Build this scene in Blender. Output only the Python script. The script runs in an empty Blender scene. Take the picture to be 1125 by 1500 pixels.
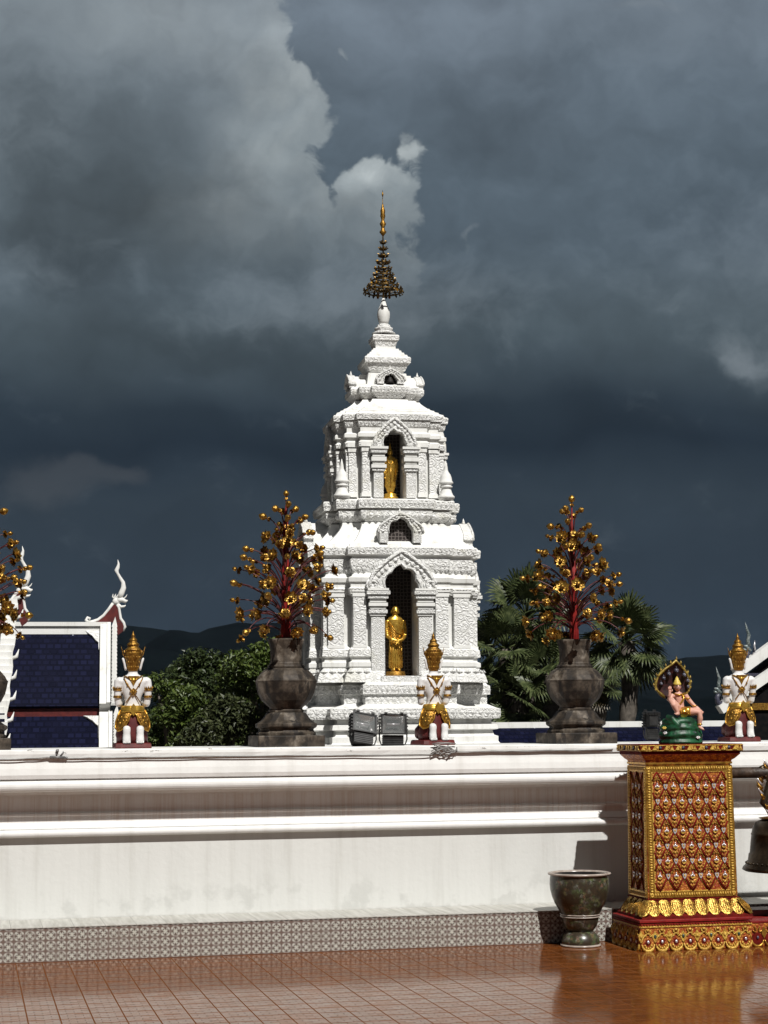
import bpy, bmesh, math, random
from mathutils import Vector, Matrix, Euler
PI = math.pi
rad = math.radians
sc = bpy.context.scene
COL = sc.collection

# ------------------------------------------------------------------ camera geometry (used to turn measured points into places)
F, CX, CY, H = 2630., 562.5, 750., 1.65
yaw, pit, rol = rad(13.1), math.atan(311 / 2630), math.atan(.0081)
fw = Vector((math.sin(yaw) * math.cos(pit), math.cos(yaw) * math.cos(pit), math.sin(pit)))
r0 = Vector((math.cos(yaw), -math.sin(yaw), 0))
u0 = r0.cross(fw)
cR = math.cos(rol) * r0 - math.sin(rol) * u0
cU = math.cos(rol) * u0 + math.sin(rol) * r0

def ray(px, py):
    return fw + (px - CX) / F * cR + (CY - py) / F * cU

def atY(px, py, Y):
    d = ray(px, py)
    return Vector((0, 0, H)) + d * (Y / d.y)

# ------------------------------------------------------------------ node helpers
class NT:
    def __init__(s, tree):
        s.t = tree; s.n = tree.nodes; s.l = tree.links
    def new(s, typ, **kw):
        n = s.n.new(typ)
        for k, v in kw.items(): setattr(n, k, v)
        return n
    def put(s, sock, val):
        if hasattr(val, 'is_output') or isinstance(val, bpy.types.NodeSocket): s.l.new(val, sock)
        else:
            if sock.type == 'RGBA' and not isinstance(val, (int, float)) and len(val) == 3: val = (*val, 1)
            sock.default_value = val
    def m(s, op, a, b=0., c=None, clamp=False):
        n = s.new('ShaderNodeMath', operation=op, use_clamp=clamp)
        s.put(n.inputs[0], a); s.put(n.inputs[1], b)
        if c is not None: s.put(n.inputs[2], c)
        return n.outputs[0]
    def vm(s, op, a, b=None, scale=None):
        n = s.new('ShaderNodeVectorMath', operation=op)
        s.put(n.inputs[0], a)
        if b is not None: s.put(n.inputs[1], b)
        if scale is not None: s.put(n.inputs['Scale'], scale)
        return n.outputs['Value'] if op in ('DOT_PRODUCT', 'LENGTH', 'DISTANCE') else n.outputs[0]
    def noise(s, vec, scale, detail=4., rough=.5, dist=0.):
        n = s.new('ShaderNodeTexNoise')
        s.put(n.inputs['Vector'], vec); s.put(n.inputs['Scale'], scale); s.put(n.inputs['Detail'], detail)
        s.put(n.inputs['Roughness'], rough); s.put(n.inputs['Distortion'], dist)
        return n.outputs['Fac']
    def noisec(s, vec, scale, detail=4.):
        n = s.new('ShaderNodeTexNoise')
        s.put(n.inputs['Vector'], vec); s.put(n.inputs['Scale'], scale); s.put(n.inputs['Detail'], detail)
        return n.outputs['Color']
    def voro(s, vec, scale, feature='F1', out='Distance', rnd=1.):
        n = s.new('ShaderNodeTexVoronoi', feature=feature)
        s.put(n.inputs['Vector'], vec); s.put(n.inputs['Scale'], scale)
        if 'Randomness' in n.inputs: s.put(n.inputs['Randomness'], rnd)
        return n.outputs[out]
    def ramp(s, fac, stops, interp='LINEAR'):
        n = s.new('ShaderNodeValToRGB'); cr = n.color_ramp; cr.interpolation = interp
        while len(cr.elements) < len(stops): cr.elements.new(.5)
        for e, (p, c) in zip(cr.elements, stops):
            e.position = p
            e.color = (c, c, c, 1) if isinstance(c, (int, float)) else (*c, 1)
        s.put(n.inputs[0], fac)
        return n.outputs[0]
    def mix(s, fac, a, b, blend='MIX'):
        n = s.new('ShaderNodeMix', data_type='RGBA', blend_type=blend)
        s.put(n.inputs[0], fac); s.put(n.inputs[6], a); s.put(n.inputs[7], b)
        return n.outputs[2]
    def sep(s, vec):
        n = s.new('ShaderNodeSeparateXYZ'); s.put(n.inputs[0], vec); return n.outputs
    def comb(s, x, y, z):
        n = s.new('ShaderNodeCombineXYZ')
        for i, v in enumerate((x, y, z)): s.put(n.inputs[i], v)
        return n.outputs[0]
    def sstep(s, x, a, b):
        n = s.new('ShaderNodeMapRange', interpolation_type='SMOOTHSTEP')
        s.put(n.inputs[0], x); s.put(n.inputs[1], a); s.put(n.inputs[2], b)
        return n.outputs[0]
    def bump(s, h, strength=.5, dist=.02):
        n = s.new('ShaderNodeBump'); s.put(n.inputs['Strength'], strength); s.put(n.inputs['Distance'], dist)
        s.put(n.inputs['Height'], h); return n.outputs[0]

def newmat(name):
    m = bpy.data.materials.new(name); m.use_nodes = True
    t = NT(m.node_tree); b = t.n['Principled BSDF']
    co = t.new('ShaderNodeTexCoord').outputs['Object']
    return m, t, b, co

def setb(t, b, col=None, rough=None, metal=None, normal=None, spec=None, **kw):
    if col is not None: t.put(b.inputs['Base Color'], col)
    if rough is not None: t.put(b.inputs['Roughness'], rough)
    if metal is not None: t.put(b.inputs['Metallic'], metal)
    if normal is not None: t.put(b.inputs['Normal'], normal)
    if spec is not None: t.put(b.inputs['Specular IOR Level'], spec)
    for k, v in kw.items(): t.put(b.inputs[k], v)

def mottle(name, c1, c2, scale=8, rough=.6, metal=0., bump=0., lo=.4, hi=.62, bscale=None, bdist=.01, detail=5, spec=None):
    m, t, b, co = newmat(name)
    f = t.noise(co, scale, detail)
    col = t.ramp(f, [(lo, c1), (hi, c2)])
    nm = None
    if bump: nm = t.bump(t.noise(co, bscale or scale * 3, 4), bump, bdist)
    setb(t, b, col, rough, metal, nm, spec)
    return m

M = {}
def M_white_plain():
    m, t, b, co = newmat('white_stucco')
    st = t.noise(t.vm('MULTIPLY', co, (3, 3, .5)), 2.2, 6, .65)
    col = t.ramp(st, [(.30, (.60, .59, .55)), (.46, (.80, .80, .77)), (.7, (.83, .83, .81))])
    setb(t, b, col, .75, 0, t.bump(t.noise(co, 14, 5), .25, .01), .2)
    return m
def M_white_ornate(sc_=1.):
    m, t, b, co = newmat('carved_white_stucco')
    wv = t.vm('ADD', co, t.vm('SCALE', t.vm('SUBTRACT', t.noisec(co, 5.), (.5, .5, .5)), scale=.10))
    e = t.voro(wv, 11 * sc_, 'DISTANCE_TO_EDGE')
    sw = t.m('SINE', t.m('MULTIPLY', t.voro(wv, 8 * sc_, 'F1'), 24))
    h = t.m('ADD', t.m('MULTIPLY', t.sstep(e, 0., .2), .55), t.m('MULTIPLY', sw, .55))
    col = t.ramp(e, [(0., (.68, .68, .65)), (.10, (.79, .79, .77)), (.3, (.83, .83, .82))])
    dirt = t.noise(co, 2.5, 5)
    col = t.mix(t.m('MULTIPLY', t.sstep(dirt, .56, .72), .35), col, (.60, .58, .46))
    setb(t, b, col, .72, 0, t.bump(h, .55, .018), .2)
    return m
def M_wall():
    m, t, b, co = newmat('painted_wall')
    z = t.sep(co)[2]
    streak = t.noise(t.vm('MULTIPLY', co, (6, 1, .35)), 1.6, 6, .62)
    fine = t.noise(co, 26, 5)
    col = t.ramp(streak, [(.28, (.58, .58, .55)), (.48, (.655, .66, .635)), (.72, (.69, .695, .67))])
    col = t.mix(t.sstep(z, .835, .85), col, t.ramp(streak, [(.26, (.70, .695, .665)), (.46, (.79, .79, .77)), (.7, (.83, .83, .81))]))   # the mouldings carry a fresher coat of white
    # damp patches near the foot of the wall
    n2 = t.noise(co, 3.2, 7, .62)
    low = t.sstep(z, .62, .30)
    damp = t.m('MULTIPLY', t.sstep(t.m('ADD', n2, t.m('MULTIPLY', low, .10)), .60, .70), low)
    col = t.mix(t.m('MULTIPLY', damp, .45), col, (.47, .475, .45))
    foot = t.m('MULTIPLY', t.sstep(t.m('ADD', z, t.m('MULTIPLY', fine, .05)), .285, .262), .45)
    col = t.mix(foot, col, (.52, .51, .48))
    # warm bounce-light tint painted into the recessed band, with grime drips
    band = t.m('MULTIPLY', t.sstep(z, .93, .97), t.sstep(z, 1.16, 1.12))
    dr = t.noise(t.vm('MULTIPLY', co, (22, 1, .6)), 1.5, 4, .7)
    col = t.mix(t.m('MULTIPLY', band, t.m('ADD', .12, t.m('MULTIPLY', t.sstep(dr, .42, .66), .40))), col, (.58, .47, .38))
    # chipped paint along the top edge
    chip = t.m('MULTIPLY', t.sstep(z, 1.425, 1.47), t.sstep(t.noise(t.vm('MULTIPLY', co, (1, 1, 3)), 7, 6, .7), .60, .66))
    col = t.mix(chip, col, (.16, .145, .13))
    smudge = t.m('MULTIPLY', t.sstep(z, 1.18, 1.3), t.sstep(t.noise(t.vm('MULTIPLY', co, (1.3, 1, .6)), 2.1, 5), .56, .70))
    col = t.mix(t.m('MULTIPLY', smudge, .35), col, (.58, .58, .55))
    setb(t, b, col, .7, 0, t.bump(fine, .25, .008), .2)
    return m
def M_floor():
    m, t, b, co = newmat('glazed_floor_tiles')
    x, y, z = t.sep(co)
    T = .182
    def cell(v, off, size): return t.m('FRACT', t.m('DIVIDE', t.m('ADD', v, off), size))
    fx, fy = cell(x, 100 * T - .377, T), cell(y, 100 * T - .06, T)
    ex = t.m('MINIMUM', fx, t.m('SUBTRACT', 1., fx)); ey = t.m('MINIMUM', fy, t.m('SUBTRACT', 1., fy))
    grout = t.m('LESS_THAN', t.m('MINIMUM', ex, t.m('MULTIPLY', ey, .5)), .022)
    bx = t.new('ShaderNodeTexBrick'); t.put(bx.inputs['Vector'], t.comb(t.m('ADD', x, 100 * T - .377), t.m('ADD', y, 100 * T - .06), 0.))
    t.put(bx.inputs['Scale'], 1.); t.put(bx.inputs['Brick Width'], T / 2); t.put(bx.inputs['Row Height'], T / 4); t.put(bx.inputs['Mortar Size'], .0035)
    t.put(bx.inputs['Color1'], (.25, .074, .013)); t.put(bx.inputs['Color2'], (.115, .031, .005)); t.put(bx.inputs['Mortar'], (.13, .045, .014))
    col = bx.outputs['Color']
    b2 = t.new('ShaderNodeTexBrick'); t.l.new(bx.inputs['Vector'].links[0].from_socket, b2.inputs['Vector'])
    for k_, v_ in (('Scale', 1.), ('Brick Width', T / 2), ('Row Height', T / 4), ('Mortar Size', .0035)): b2.inputs[k_].default_value = v_
    t.put(b2.inputs['Color1'], (0, 0, 0)); t.put(b2.inputs['Color2'], (1, 1, 1)); t.put(b2.inputs['Mortar'], (0, 0, 0))
    bf = t.sep(b2.outputs['Color'])[0]
    col = t.mix(t.m('MULTIPLY', t.noise(co, 1.2, 3), .5), col, (.10, .028, .006))
    col = t.mix(grout, col, (.15, .060, .024))
    dust = t.noise(co, 3.5, 6, .65)
    rough = t.m('ADD', t.m('MULTIPLY', t.sstep(dust, .35, .75), .06), .085)
    rough = t.m('ADD', rough, t.m('MULTIPLY', bx.outputs['Fac'], .10))
    rough = t.m('ADD', rough, t.m('MULTIPLY', grout, .45))
    hgt = t.m('ADD', t.m('MULTIPLY', t.m('MAXIMUM', grout, t.m('MULTIPLY', bx.outputs['Fac'], .5)), -1.), t.m('MULTIPLY', t.noise(co, 9, 3), .55))
    setb(t, b, col, rough, 0, t.bump(hgt, .3, .0025), t.m('MULTIPLY', t.m('SUBTRACT', 1., grout), t.m('ADD', .05, t.m('MULTIPLY', bf, .24))))
    return m
def M_ledge_tile():
    m, t, b, co = newmat('patterned_wall_tiles')
    x, y, z = t.sep(co); S = .0735
    u = t.m('SUBTRACT', t.m('MULTIPLY', t.m('FRACT', t.m('DIVIDE', t.m('ADD', x, 10.), S)), 2.), 1.)
    v = t.m('SUBTRACT', t.m('MULTIPLY', t.m('FRACT', t.m('DIVIDE', t.m('ADD', z, 10 * S - .002), S)), 2.), 1.)
    p, q = t.m('ABSOLUTE', u), t.m('ABSOLUTE', v)
    diag = t.m('ABSOLUTE', t.m('SUBTRACT', p, q)); mx = t.m('MAXIMUM', p, q); mn = t.m('MINIMUM', p, q)
    rr = t.m('SQRT', t.m('ADD', t.m('MULTIPLY', u, u), t.m('MULTIPLY', v, v)))
    petal = t.m('LESS_THAN', diag, t.m('MULTIPLY', t.m('SINE', t.m('MULTIPLY', rr, 3.0)), .30))
    axis = t.m('MULTIPLY', t.m('LESS_THAN', mn, .11), t.m('GREATER_THAN', rr, .35))
    ring = t.m('LESS_THAN', t.m('ABSOLUTE', t.m('SUBTRACT', rr, .93)), .08)
    dot = t.m('MULTIPLY', t.m('LESS_THAN', t.m('ABSOLUTE', t.m('SUBTRACT', rr, .52)), .16), t.m('LESS_THAN', diag, .13))
    edge = t.m('GREATER_THAN', mx, .90)
    col = t.mix(petal, (.19, .155, .13), (.56, .56, .50))
    col = t.mix(axis, col, (.10, .065, .055)); col = t.mix(ring, col, (.48, .48, .44))
    col = t.mix(dot, col, (.06, .045, .04)); col = t.mix(edge, col, (.15, .10, .085))
    col = t.mix(t.m('MULTIPLY', t.sstep(t.noise(co, 5, 6), .5, .75), .35), col, (.22, .19, .16))
    setb(t, b, col, .35, 0, None, .4)
    return m
def M_ledge_top():
    m, t, b, co = newmat('ledge_top_tiles')
    st = t.noise(t.vm('MULTIPLY', co, (14, 1.2, 1)), 2.2, 4, .6)
    col = t.ramp(st, [(.3, (.36, .35, .31)), (.7, (.58, .57, .53))])
    fx = t.m('FRACT', t.m('DIVIDE', t.m('ADD', t.sep(co)[0], 10.), .22))
    col = t.mix(t.m('LESS_THAN', fx, .02), col, (.25, .24, .22))
    setb(t, b, col, .4, 0, None, .4)
    return m
def M_gold(name='gold_leaf', c=(.62, .36, .065), c2=(.36, .19, .03), rough=.34, bs=60, bump=.35):
    m, t, b, co = newmat(name)
    n = t.noise(co, bs * .5, 4)
    col = t.ramp(n, [(.35, c2), (.6, c)])
    setb(t, b, col, t.m('ADD', rough - .08, t.m('MULTIPLY', n, .16)), .78, t.bump(t.noise(co, bs, 3), bump, .006))
    return m
def M_stone():
    m, t, b, co = newmat('weathered_stone')
    n = t.noise(co, 7, 8, .62); n2 = t.noise(t.vm('MULTIPLY', co, (3, 3, 1)), 4, 6, .65)
    col = t.ramp(n, [(.38, (.014, .011, .008)), (.47, (.048, .037, .027)), (.56, (.10, .08, .06)), (.68, (.27, .235, .19))])
    col = t.mix(t.sstep(n2, .50, .62), col, (.022, .018, .015))
    setb(t, b, col, .62, 0, t.bump(n, .6, .012), .35)
    return m
def M_roof_tile():
    m, t, b, co = newmat('blue_glazed_roof_tiles')
    x, y, z = t.sep(co)
    bx = t.new('ShaderNodeTexBrick'); t.put(bx.inputs['Vector'], t.comb(x, t.m('MULTIPLY', z, 1.), 0.))
    t.put(bx.inputs['Scale'], 1.); t.put(bx.inputs['Brick Width'], .10); t.put(bx.inputs['Row Height'], .075); t.put(bx.inputs['Mortar Size'], .010)
    t.put(bx.inputs['Color1'], (.008, .010, .034)); t.put(bx.inputs['Color2'], (.003, .004, .015)); t.put(bx.inputs['Mortar'], (.003, .004, .014))
    n = t.noise(co, 4, 5)
    col = t.mix(t.m('MULTIPLY', t.sstep(n, .45, .7), .5), bx.outputs['Color'], (.007, .008, .024))
    spk = t.m('LESS_THAN', t.voro(co, 2.6, 'F1'), .035)
    col = t.mix(spk, col, (.5, .52, .6))
    setb(t, b, col, .5, 0, t.bump(t.m('SUBTRACT', 1., bx.outputs['Fac']), 1., .03), .04)
    return m
def M_lattice():
    m, t, b, co = newmat('dark_lattice')
    x, y, z = t.sep(co); S = .105
    def stripes(ang):
        p = t.m('ADD', t.m('MULTIPLY', t.m('ADD', x, y), math.cos(ang)), t.m('MULTIPLY', z, math.sin(ang)))
        return t.m('ABSOLUTE', t.m('SUBTRACT', t.m('FRACT', t.m('DIVIDE', t.m('ADD', p, 20.), S)), .5))
    e = t.m('MAXIMUM', t.m('MAXIMUM', stripes(0), stripes(PI / 3)), stripes(-PI / 3))
    h = t.voro(t.comb(t.m('ADD', x, y), 0., z), 17., 'DISTANCE_TO_EDGE', 'Distance', .25)
    col = t.mix(t.m('LESS_THAN', h, .10), (.018, .012, .010), (.15, .13, .12))
    setb(t, b, col, .6, 0, None, .3)
    return m
def M_gilded_red():
    m, t, b, co = newmat('gilded_red_relief')
    e = t.voro(co, 42, 'DISTANCE_TO_EDGE'); n = t.noise(co, 30, 4)
    g = t.m('MULTIPLY', t.sstep(e, .03, .09), t.sstep(n, .38, .56))
    col = t.mix(g, (.25, .028, .010), (.62, .25, .045))
    setb(t, b, col, .42, t.m('MULTIPLY', g, .45), t.bump(e, .8, .01))
    return m
def M_pot():
    m, t, b, co = newmat('painted_glazed_ceramic')
    cw = t.vm('ADD', co, t.vm('SCALE', t.noisec(co, 40.), scale=.03)); c = t.voro(cw, 44, 'F1', 'Color'); n = t.noise(co, 13, 5); e = t.voro(cw, 50, 'DISTANCE_TO_EDGE')
    hue = t.sep(c)[0]
    pat = t.ramp(hue, [(.0, (.05, .045, .025)), (.35, (.07, .10, .045)), (.55, (.15, .165, .075)), (.72, (.18, .09, .06)), (.86, (.17, .18, .15)), (1., (.05, .045, .035))])
    col = t.mix(t.sstep(n, .42, .60), (.045, .034, .022), pat)
    col = t.mix(t.m('LESS_THAN', e, .04), col, (.025, .022, .016))
    setb(t, b, col, .30, 0, None, .5)
    return m
def M_rock():
    m, t, b, co = newmat('green_painted_plaster')
    n = t.noise(co, 22, 4)
    setb(t, b, t.ramp(n, [(.4, (.004, .028, .012)), (.62, (.012, .10, .038))]), .45, 0, t.bump(n, .5, .01))
    return m
def M_leaf(name, c1, c2, c3, scale=1.6):
    m, t, b, co = newmat(name)
    n = t.noise(co, scale, 3); n2 = t.noise(co, scale * 9, 2)
    col = t.ramp(n2, [(.35, c1), (.52, c2), (.68, c3)])
    setb(t, b, col, .45, 0, None, .35)
    b.inputs['Subsurface Weight'].default_value = 0
    return m
def M_bronze():
    m, t, b, co = newmat('dark_bronze')
    n = t.noise(co, 9, 6, .6)
    setb(t, b, t.ramp(n, [(.4, (.035, .028, .02)), (.7, (.11, .085, .055))]), .42, .75, t.bump(n, .3, .01))
    return m

M['plain'] = M_white_plain(); M['orn'] = M_white_ornate(); M['orn2'] = M_white_ornate(1.6); M['orn2'].name = 'fine_carved_white_stucco'
M['wall'] = M_wall(); M['floor'] = M_floor(); M['tile'] = M_ledge_tile(); M['tiletop'] = M_ledge_top()
M['gold'] = M_gold(); M['goldb'] = M_gold('bright_gold', (.80, .50, .09), (.60, .33, .05), .27, 45, .25)
M['goldo'] = M_gold('old_gold', (.42, .23, .04), (.20, .095, .018), .42, 80, .9)
M['stone'] = M_stone(); M['roof'] = M_roof_tile(); M['lattice'] = M_lattice(); M['gilred'] = M_gilded_red(); M['pot'] = M_pot(); M['rock'] = M_rock(); M['bronze'] = M_bronze()
M['red'] = mottle('red_lacquer', (.17, .010, .010), (.26, .018, .014), 20, .5, bump=.2, spec=.25)
M['dred'] = mottle('maroon_paint', (.075, .008, .008), (.12, .014, .012), 14, .5)
M['dkred'] = mottle('dark_red_groove', (.09, .007, .005), (.15, .011, .007), 30, .7, spec=.08)
M['paintgold'] = mottle('gold_paint', (.42, .22, .03), (.78, .52, .10), 70, .38, .25, bump=.5)
M['stat'] = mottle('white_gloss_paint', (.74, .74, .73), (.83, .83, .82), 10, .38, bump=.08)
M['skin'] = mottle('painted_pink_skin', (.62, .33, .25), (.72, .42, .33), 25, .5)
M['black'] = mottle('black_painted_metal', (.012, .012, .012), (.03, .03, .03), 20, .5)
M['grey'] = mottle('galvanised_grey', (.16, .16, .16), (.26, .26, .26), 20, .45, .4)
M['potrim'] = mottle('pale_ceramic_rim', (.33, .27, .23), (.46, .40, .35), 20, .25)
M['flower'] = M_gold('flower_gold', (.52, .31, .06), (.16, .08, .016), .32, 110, .8)
M['darkgold'] = M_gold('tarnished_spire_gold', (.20, .125, .04), (.045, .03, .012), .36, 60, .5)
M['branch'] = mottle('dark_maroon_stem', (.07, .012, .014), (.13, .028, .026), 20, .45)
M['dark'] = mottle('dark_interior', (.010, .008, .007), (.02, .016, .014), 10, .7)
M['wood'] = mottle('dark_weathered_wood', (.022, .014, .010), (.07, .045, .03), 12, .55, bump=.5)
M['silver'] = mottle('mirror_silver', (.62, .60, .62), (.80, .78, .80), 60, .28, .5)
M['bead'] = mottle('dark_green_glass', (.03, .06, .04), (.08, .10, .09), 60, .12)
M['nagablue'] = mottle('dark_blue_scales', (.02, .02, .035), (.09, .09, .13), 70, .4)
M['cable'] = mottle('grey_cable', (.20, .19, .18), (.30, .29, .28), 20, .6)
M['cableb'] = mottle('dark_cable', (.05, .05, .05), (.09, .085, .08), 20, .6)
M['yellow'] = mottle('yellow_paint', (.6, .42, .06), (.72, .55, .12), 40, .5)
M['bark'] = mottle('grey_bark', (.06, .05, .04), (.13, .11, .09), 10, .8, bump=.6)
M['palm'] = M_leaf('palm_leaf', (.024, .036, .012), (.055, .072, .026), (.115, .135, .055), 1.2)
M['palmdry'] = M_leaf('dry_palm_leaf', (.05, .04, .02), (.09, .07, .035), (.14, .11, .06))
M['leafa'] = M_leaf('dark_leaves', (.018, .030, .010), (.035, .052, .016), (.060, .080, .026))
M['leafb'] = M_leaf('mid_green_leaves', (.030, .052, .010), (.068, .10, .020), (.12, .15, .036))
M['leafc'] = M_leaf('olive_leaves', (.022, .030, .012), (.045, .055, .020), (.080, .09, .04))
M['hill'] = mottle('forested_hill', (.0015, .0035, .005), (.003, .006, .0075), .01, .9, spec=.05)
M['ground'] = mottle('courtyard_ground', (.10, .09, .075), (.16, .14, .12), .5, .8)
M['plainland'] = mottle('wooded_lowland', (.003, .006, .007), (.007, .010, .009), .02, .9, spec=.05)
def M_glass():
    m, t, b, co = newmat('floodlight_glass')
    setb(t, b, (.30, .31, .31), .12, 0, None, .6); return m
M['fglass'] = M_glass()
M['reflector'] = mottle('floodlight_reflector', (.55, .55, .54), (.7, .7, .68), 12, .2, .8)

# ------------------------------------------------------------------ mesh helpers
class MB:
    def __init__(s): s.v = []; s.f = []; s.mi = []; s.sm = []
    def add(s, vs, fs, m=0, smooth=False, X=None):
        o = len(s.v)
        s.v += [tuple(X @ Vector(p)) if X is not None else tuple(p) for p in vs]
        for f in fs: s.f.append([i + o for i in f]); s.mi.append(m); s.sm.append(smooth)
        return s
    def box(s, x0, x1, y0, y1, z0, z1, m=0, X=None):
        return s.add([(x0, y0, z0), (x1, y0, z0), (x1, y1, z0), (x0, y1, z0), (x0, y0, z1), (x1, y0, z1), (x1, y1, z1), (x0, y1, z1)],
              [(3, 2, 1, 0), (4, 5, 6, 7), (0, 1, 5, 4), (1, 2, 6, 5), (2, 3, 7, 6), (3, 0, 4, 7)], m, False, X)
    def rings(s, rs, m=0, smooth=False, cap0=True, cap1=True, X=None, mats=None):
        n = len(rs[0]); vs = [p for r in rs for p in r]
        for k in range(len(rs) - 1):
            fs = [(k * n + i, k * n + (i + 1) % n, (k + 1) * n + (i + 1) % n, (k + 1) * n + i) for i in range(n)]
            if k == 0: base = len(s.v); s.add(vs, fs, mats[k] if mats else m, smooth, X)
            else:
                for f in fs: s.f.append([i + base for i in f]); s.mi.append(mats[k] if mats else m); s.sm.append(smooth)
        if cap0: s.f.append([base + i for i in range(n)][::-1]); s.mi.append(mats[0] if mats else m); s.sm.append(False)
        if cap1: s.f.append([base + (len(rs) - 1) * n + i for i in range(n)]); s.mi.append(mats[-1] if mats else m); s.sm.append(False)
        return s
    def lathe(s, prof, n=24, m=0, smooth=True, c=(0, 0, 0), X=None, rot=0., sx=1., sy=1., mats=None, cap=True):
        rs = [[(c[0] + r * sx * math.cos(2 * PI * i / n + rot), c[1] + r * sy * math.sin(2 * PI * i / n + rot), c[2] + z) for i in range(n)] for r, z in prof]
        return s.rings(rs, m, smooth, cap, cap, X, mats)
    def tube(s, pts, rd, n=6, m=0, smooth=True, X=None, flat=1.):
        pts = [Vector(p) for p in pts]; rs = []
        if isinstance(rd, (int, float)): rd = [rd] * len(pts)
        up = None
        for i, p in enumerate(pts):
            t = (pts[min(i + 1, len(pts) - 1)] - pts[max(i - 1, 0)])
            if t.length < 1e-9: t = Vector((0, 0, 1))
            t.normalize()
            if up is None:
                up = Vector((0, 0, 1)) if abs(t.z) < .9 else Vector((0, 1, 0))
            a = t.cross(up)
            if a.length < 1e-6: a = t.cross(Vector((1, 0, 0)))
            a.normalize(); b = a.cross(t).normalized(); up = b
            rs.append([p + a * rd[i] * math.cos(2 * PI * k / n) + b * rd[i] * flat * math.sin(2 * PI * k / n) for k in range(n)])
        return s.rings(rs, m, smooth, True, True, X)
    def prism(s, poly, y0, y1, m=0, X=None, mside=None):
        n = len(poly)
        vs = [(x, y0, z) for x, z in poly] + [(x, y1, z) for x, z in poly]
        s.add(vs, [list(range(n)), list(range(2 * n - 1, n - 1, -1))], m, False, X)
        o = len(s.v) - 2 * n
        for i in range(n):
            j = (i + 1) % n
            s.f.append([o + i, o + n + i, o + n + j, o + j]); s.mi.append(m if mside is None else mside); s.sm.append(False)
        return s
    def ball(s, c, r, m=0, n=10, X=None, smooth=True):
        if isinstance(r, (int, float)): r = (r, r, r)
        k = max(4, n // 2)
        rs = [[(c[0] + r[0] * math.sin(PI * j / k) * math.cos(2 * PI * i / n), c[1] + r[1] * math.sin(PI * j / k) * math.sin(2 * PI * i / n), c[2] - r[2] * math.cos(PI * j / k)) for i in range(n)] for j in [.08] + list(range(1, k)) + [k - .08]]
        return s.rings(rs, m, smooth, True, True, X)
    def mesh(s, name, mats):
        me = bpy.data.meshes.new(name); me.from_pydata(s.v, [], s.f)
        for x in mats: me.materials.append(x)
        me.polygons.foreach_set('material_index', s.mi); me.polygons.foreach_set('use_smooth', s.sm)
        me.update(); return me
    def build(s, name, mats, parent=None, loc=(0, 0, 0), rz=0., fix=True, bevel=0.):
        if not isinstance(mats, (list, tuple)): mats = [mats]
        me = s.mesh(name, mats)
        if fix or bevel:
            b = bmesh.new(); b.from_mesh(me)
            if fix: bmesh.ops.recalc_face_normals(b, faces=b.faces)
            b.to_mesh(me); b.free()
        o = bpy.data.objects.new(name, me); COL.objects.link(o)
        o.location = loc; o.rotation_euler = (0, 0, rz)
        if parent: o.parent = parent
        if bevel:
            md = o.modifiers.new('bevel', 'BEVEL'); md.width = bevel; md.segments = 2; md.limit_method = 'ANGLE'
        return o

def remesh(mb, name, mats, parent=None, vox=.006, smooth=2, loc=(0, 0, 0), rz=0.):
    """fuse closed pieces into one continuous skin"""
    o = mb.build(name + '_tmp', mats)
    md = o.modifiers.new('r', 'REMESH'); md.mode = 'VOXEL'; md.voxel_size = vox; md.use_smooth_shade = True
    s2 = o.modifiers.new('s', 'SMOOTH'); s2.iterations = smooth; s2.factor = .5
    dg = bpy.context.evaluated_depsgraph_get(); dg.update()
    me = bpy.data.meshes.new_from_object(o.evaluated_get(dg)); me.name = name
    old = o.data; bpy.data.objects.remove(o); bpy.data.meshes.remove(old)
    r = bpy.data.objects.new(name, me); COL.objects.link(r)
    r.location = loc; r.rotation_euler = (0, 0, rz)
    if parent: r.parent = parent
    return r

def tag(o, label=None, cat=None, group=None, kind=None):
    if label: o['label'] = label
    if cat: o['category'] = cat
    if group: o['group'] = group
    if kind: o['kind'] = kind
    return o
def empty(name, loc, rz=0., label=None, cat=None, group=None):
    o = bpy.data.objects.new(name, None); COL.objects.link(o)
    o.location = loc; o.rotation_euler = (0, 0, rz); o.empty_display_size = .1
    return tag(o, label, cat, group)
def inst(src, parent, M4=None, name=None):
    o = bpy.data.objects.new(name or src.name.split('.')[0], src.data); COL.objects.link(o); o.parent = parent
    if M4 is not None: o.matrix_local = M4
    return o
def copy_tree(o, parent=None):
    c = o.copy(); COL.objects.link(c)
    if parent: c.parent = parent
    for ch in [x for x in bpy.data.objects if x.parent == o]: copy_tree(ch, c)
    return c
def rotz(a): return Matrix.Rotation(a, 4, 'Z')

# ------------------------------------------------------------------ camera, sun, sky
cam = bpy.data.cameras.new('camera'); co_ = bpy.data.objects.new('camera', cam); COL.objects.link(co_)
rot = Matrix((cR, cU, -fw)).transposed()
co_.matrix_world = Matrix.Translation((0, 0, H)) @ rot.to_4x4()
cam.sensor_fit = 'VERTICAL'; cam.sensor_height = 24; cam.lens = 24 * F / 1500; cam.clip_start = .1; cam.clip_end = 30000
sc.camera = co_
SUN_AZ, SUN_EL = math.atan(.165), rad(49)
sd = Vector((-math.sin(SUN_AZ) * math.cos(SUN_EL), math.cos(SUN_AZ) * math.cos(SUN_EL), -math.sin(SUN_EL)))
sun = bpy.data.lights.new('sun', 'SUN'); sun.energy = 4.5; sun.angle = rad(.5); sun.color = (1, .975, .935)
so = bpy.data.objects.new('sun', sun); COL.objects.link(so); so.rotation_euler = sd.to_track_quat('-Z', 'Y').to_euler()
sc.view_settings.view_transform = 'Standard'; sc.view_settings.look = 'None'; sc.view_settings.exposure = 0; sc.view_settings.gamma = 1

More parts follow.
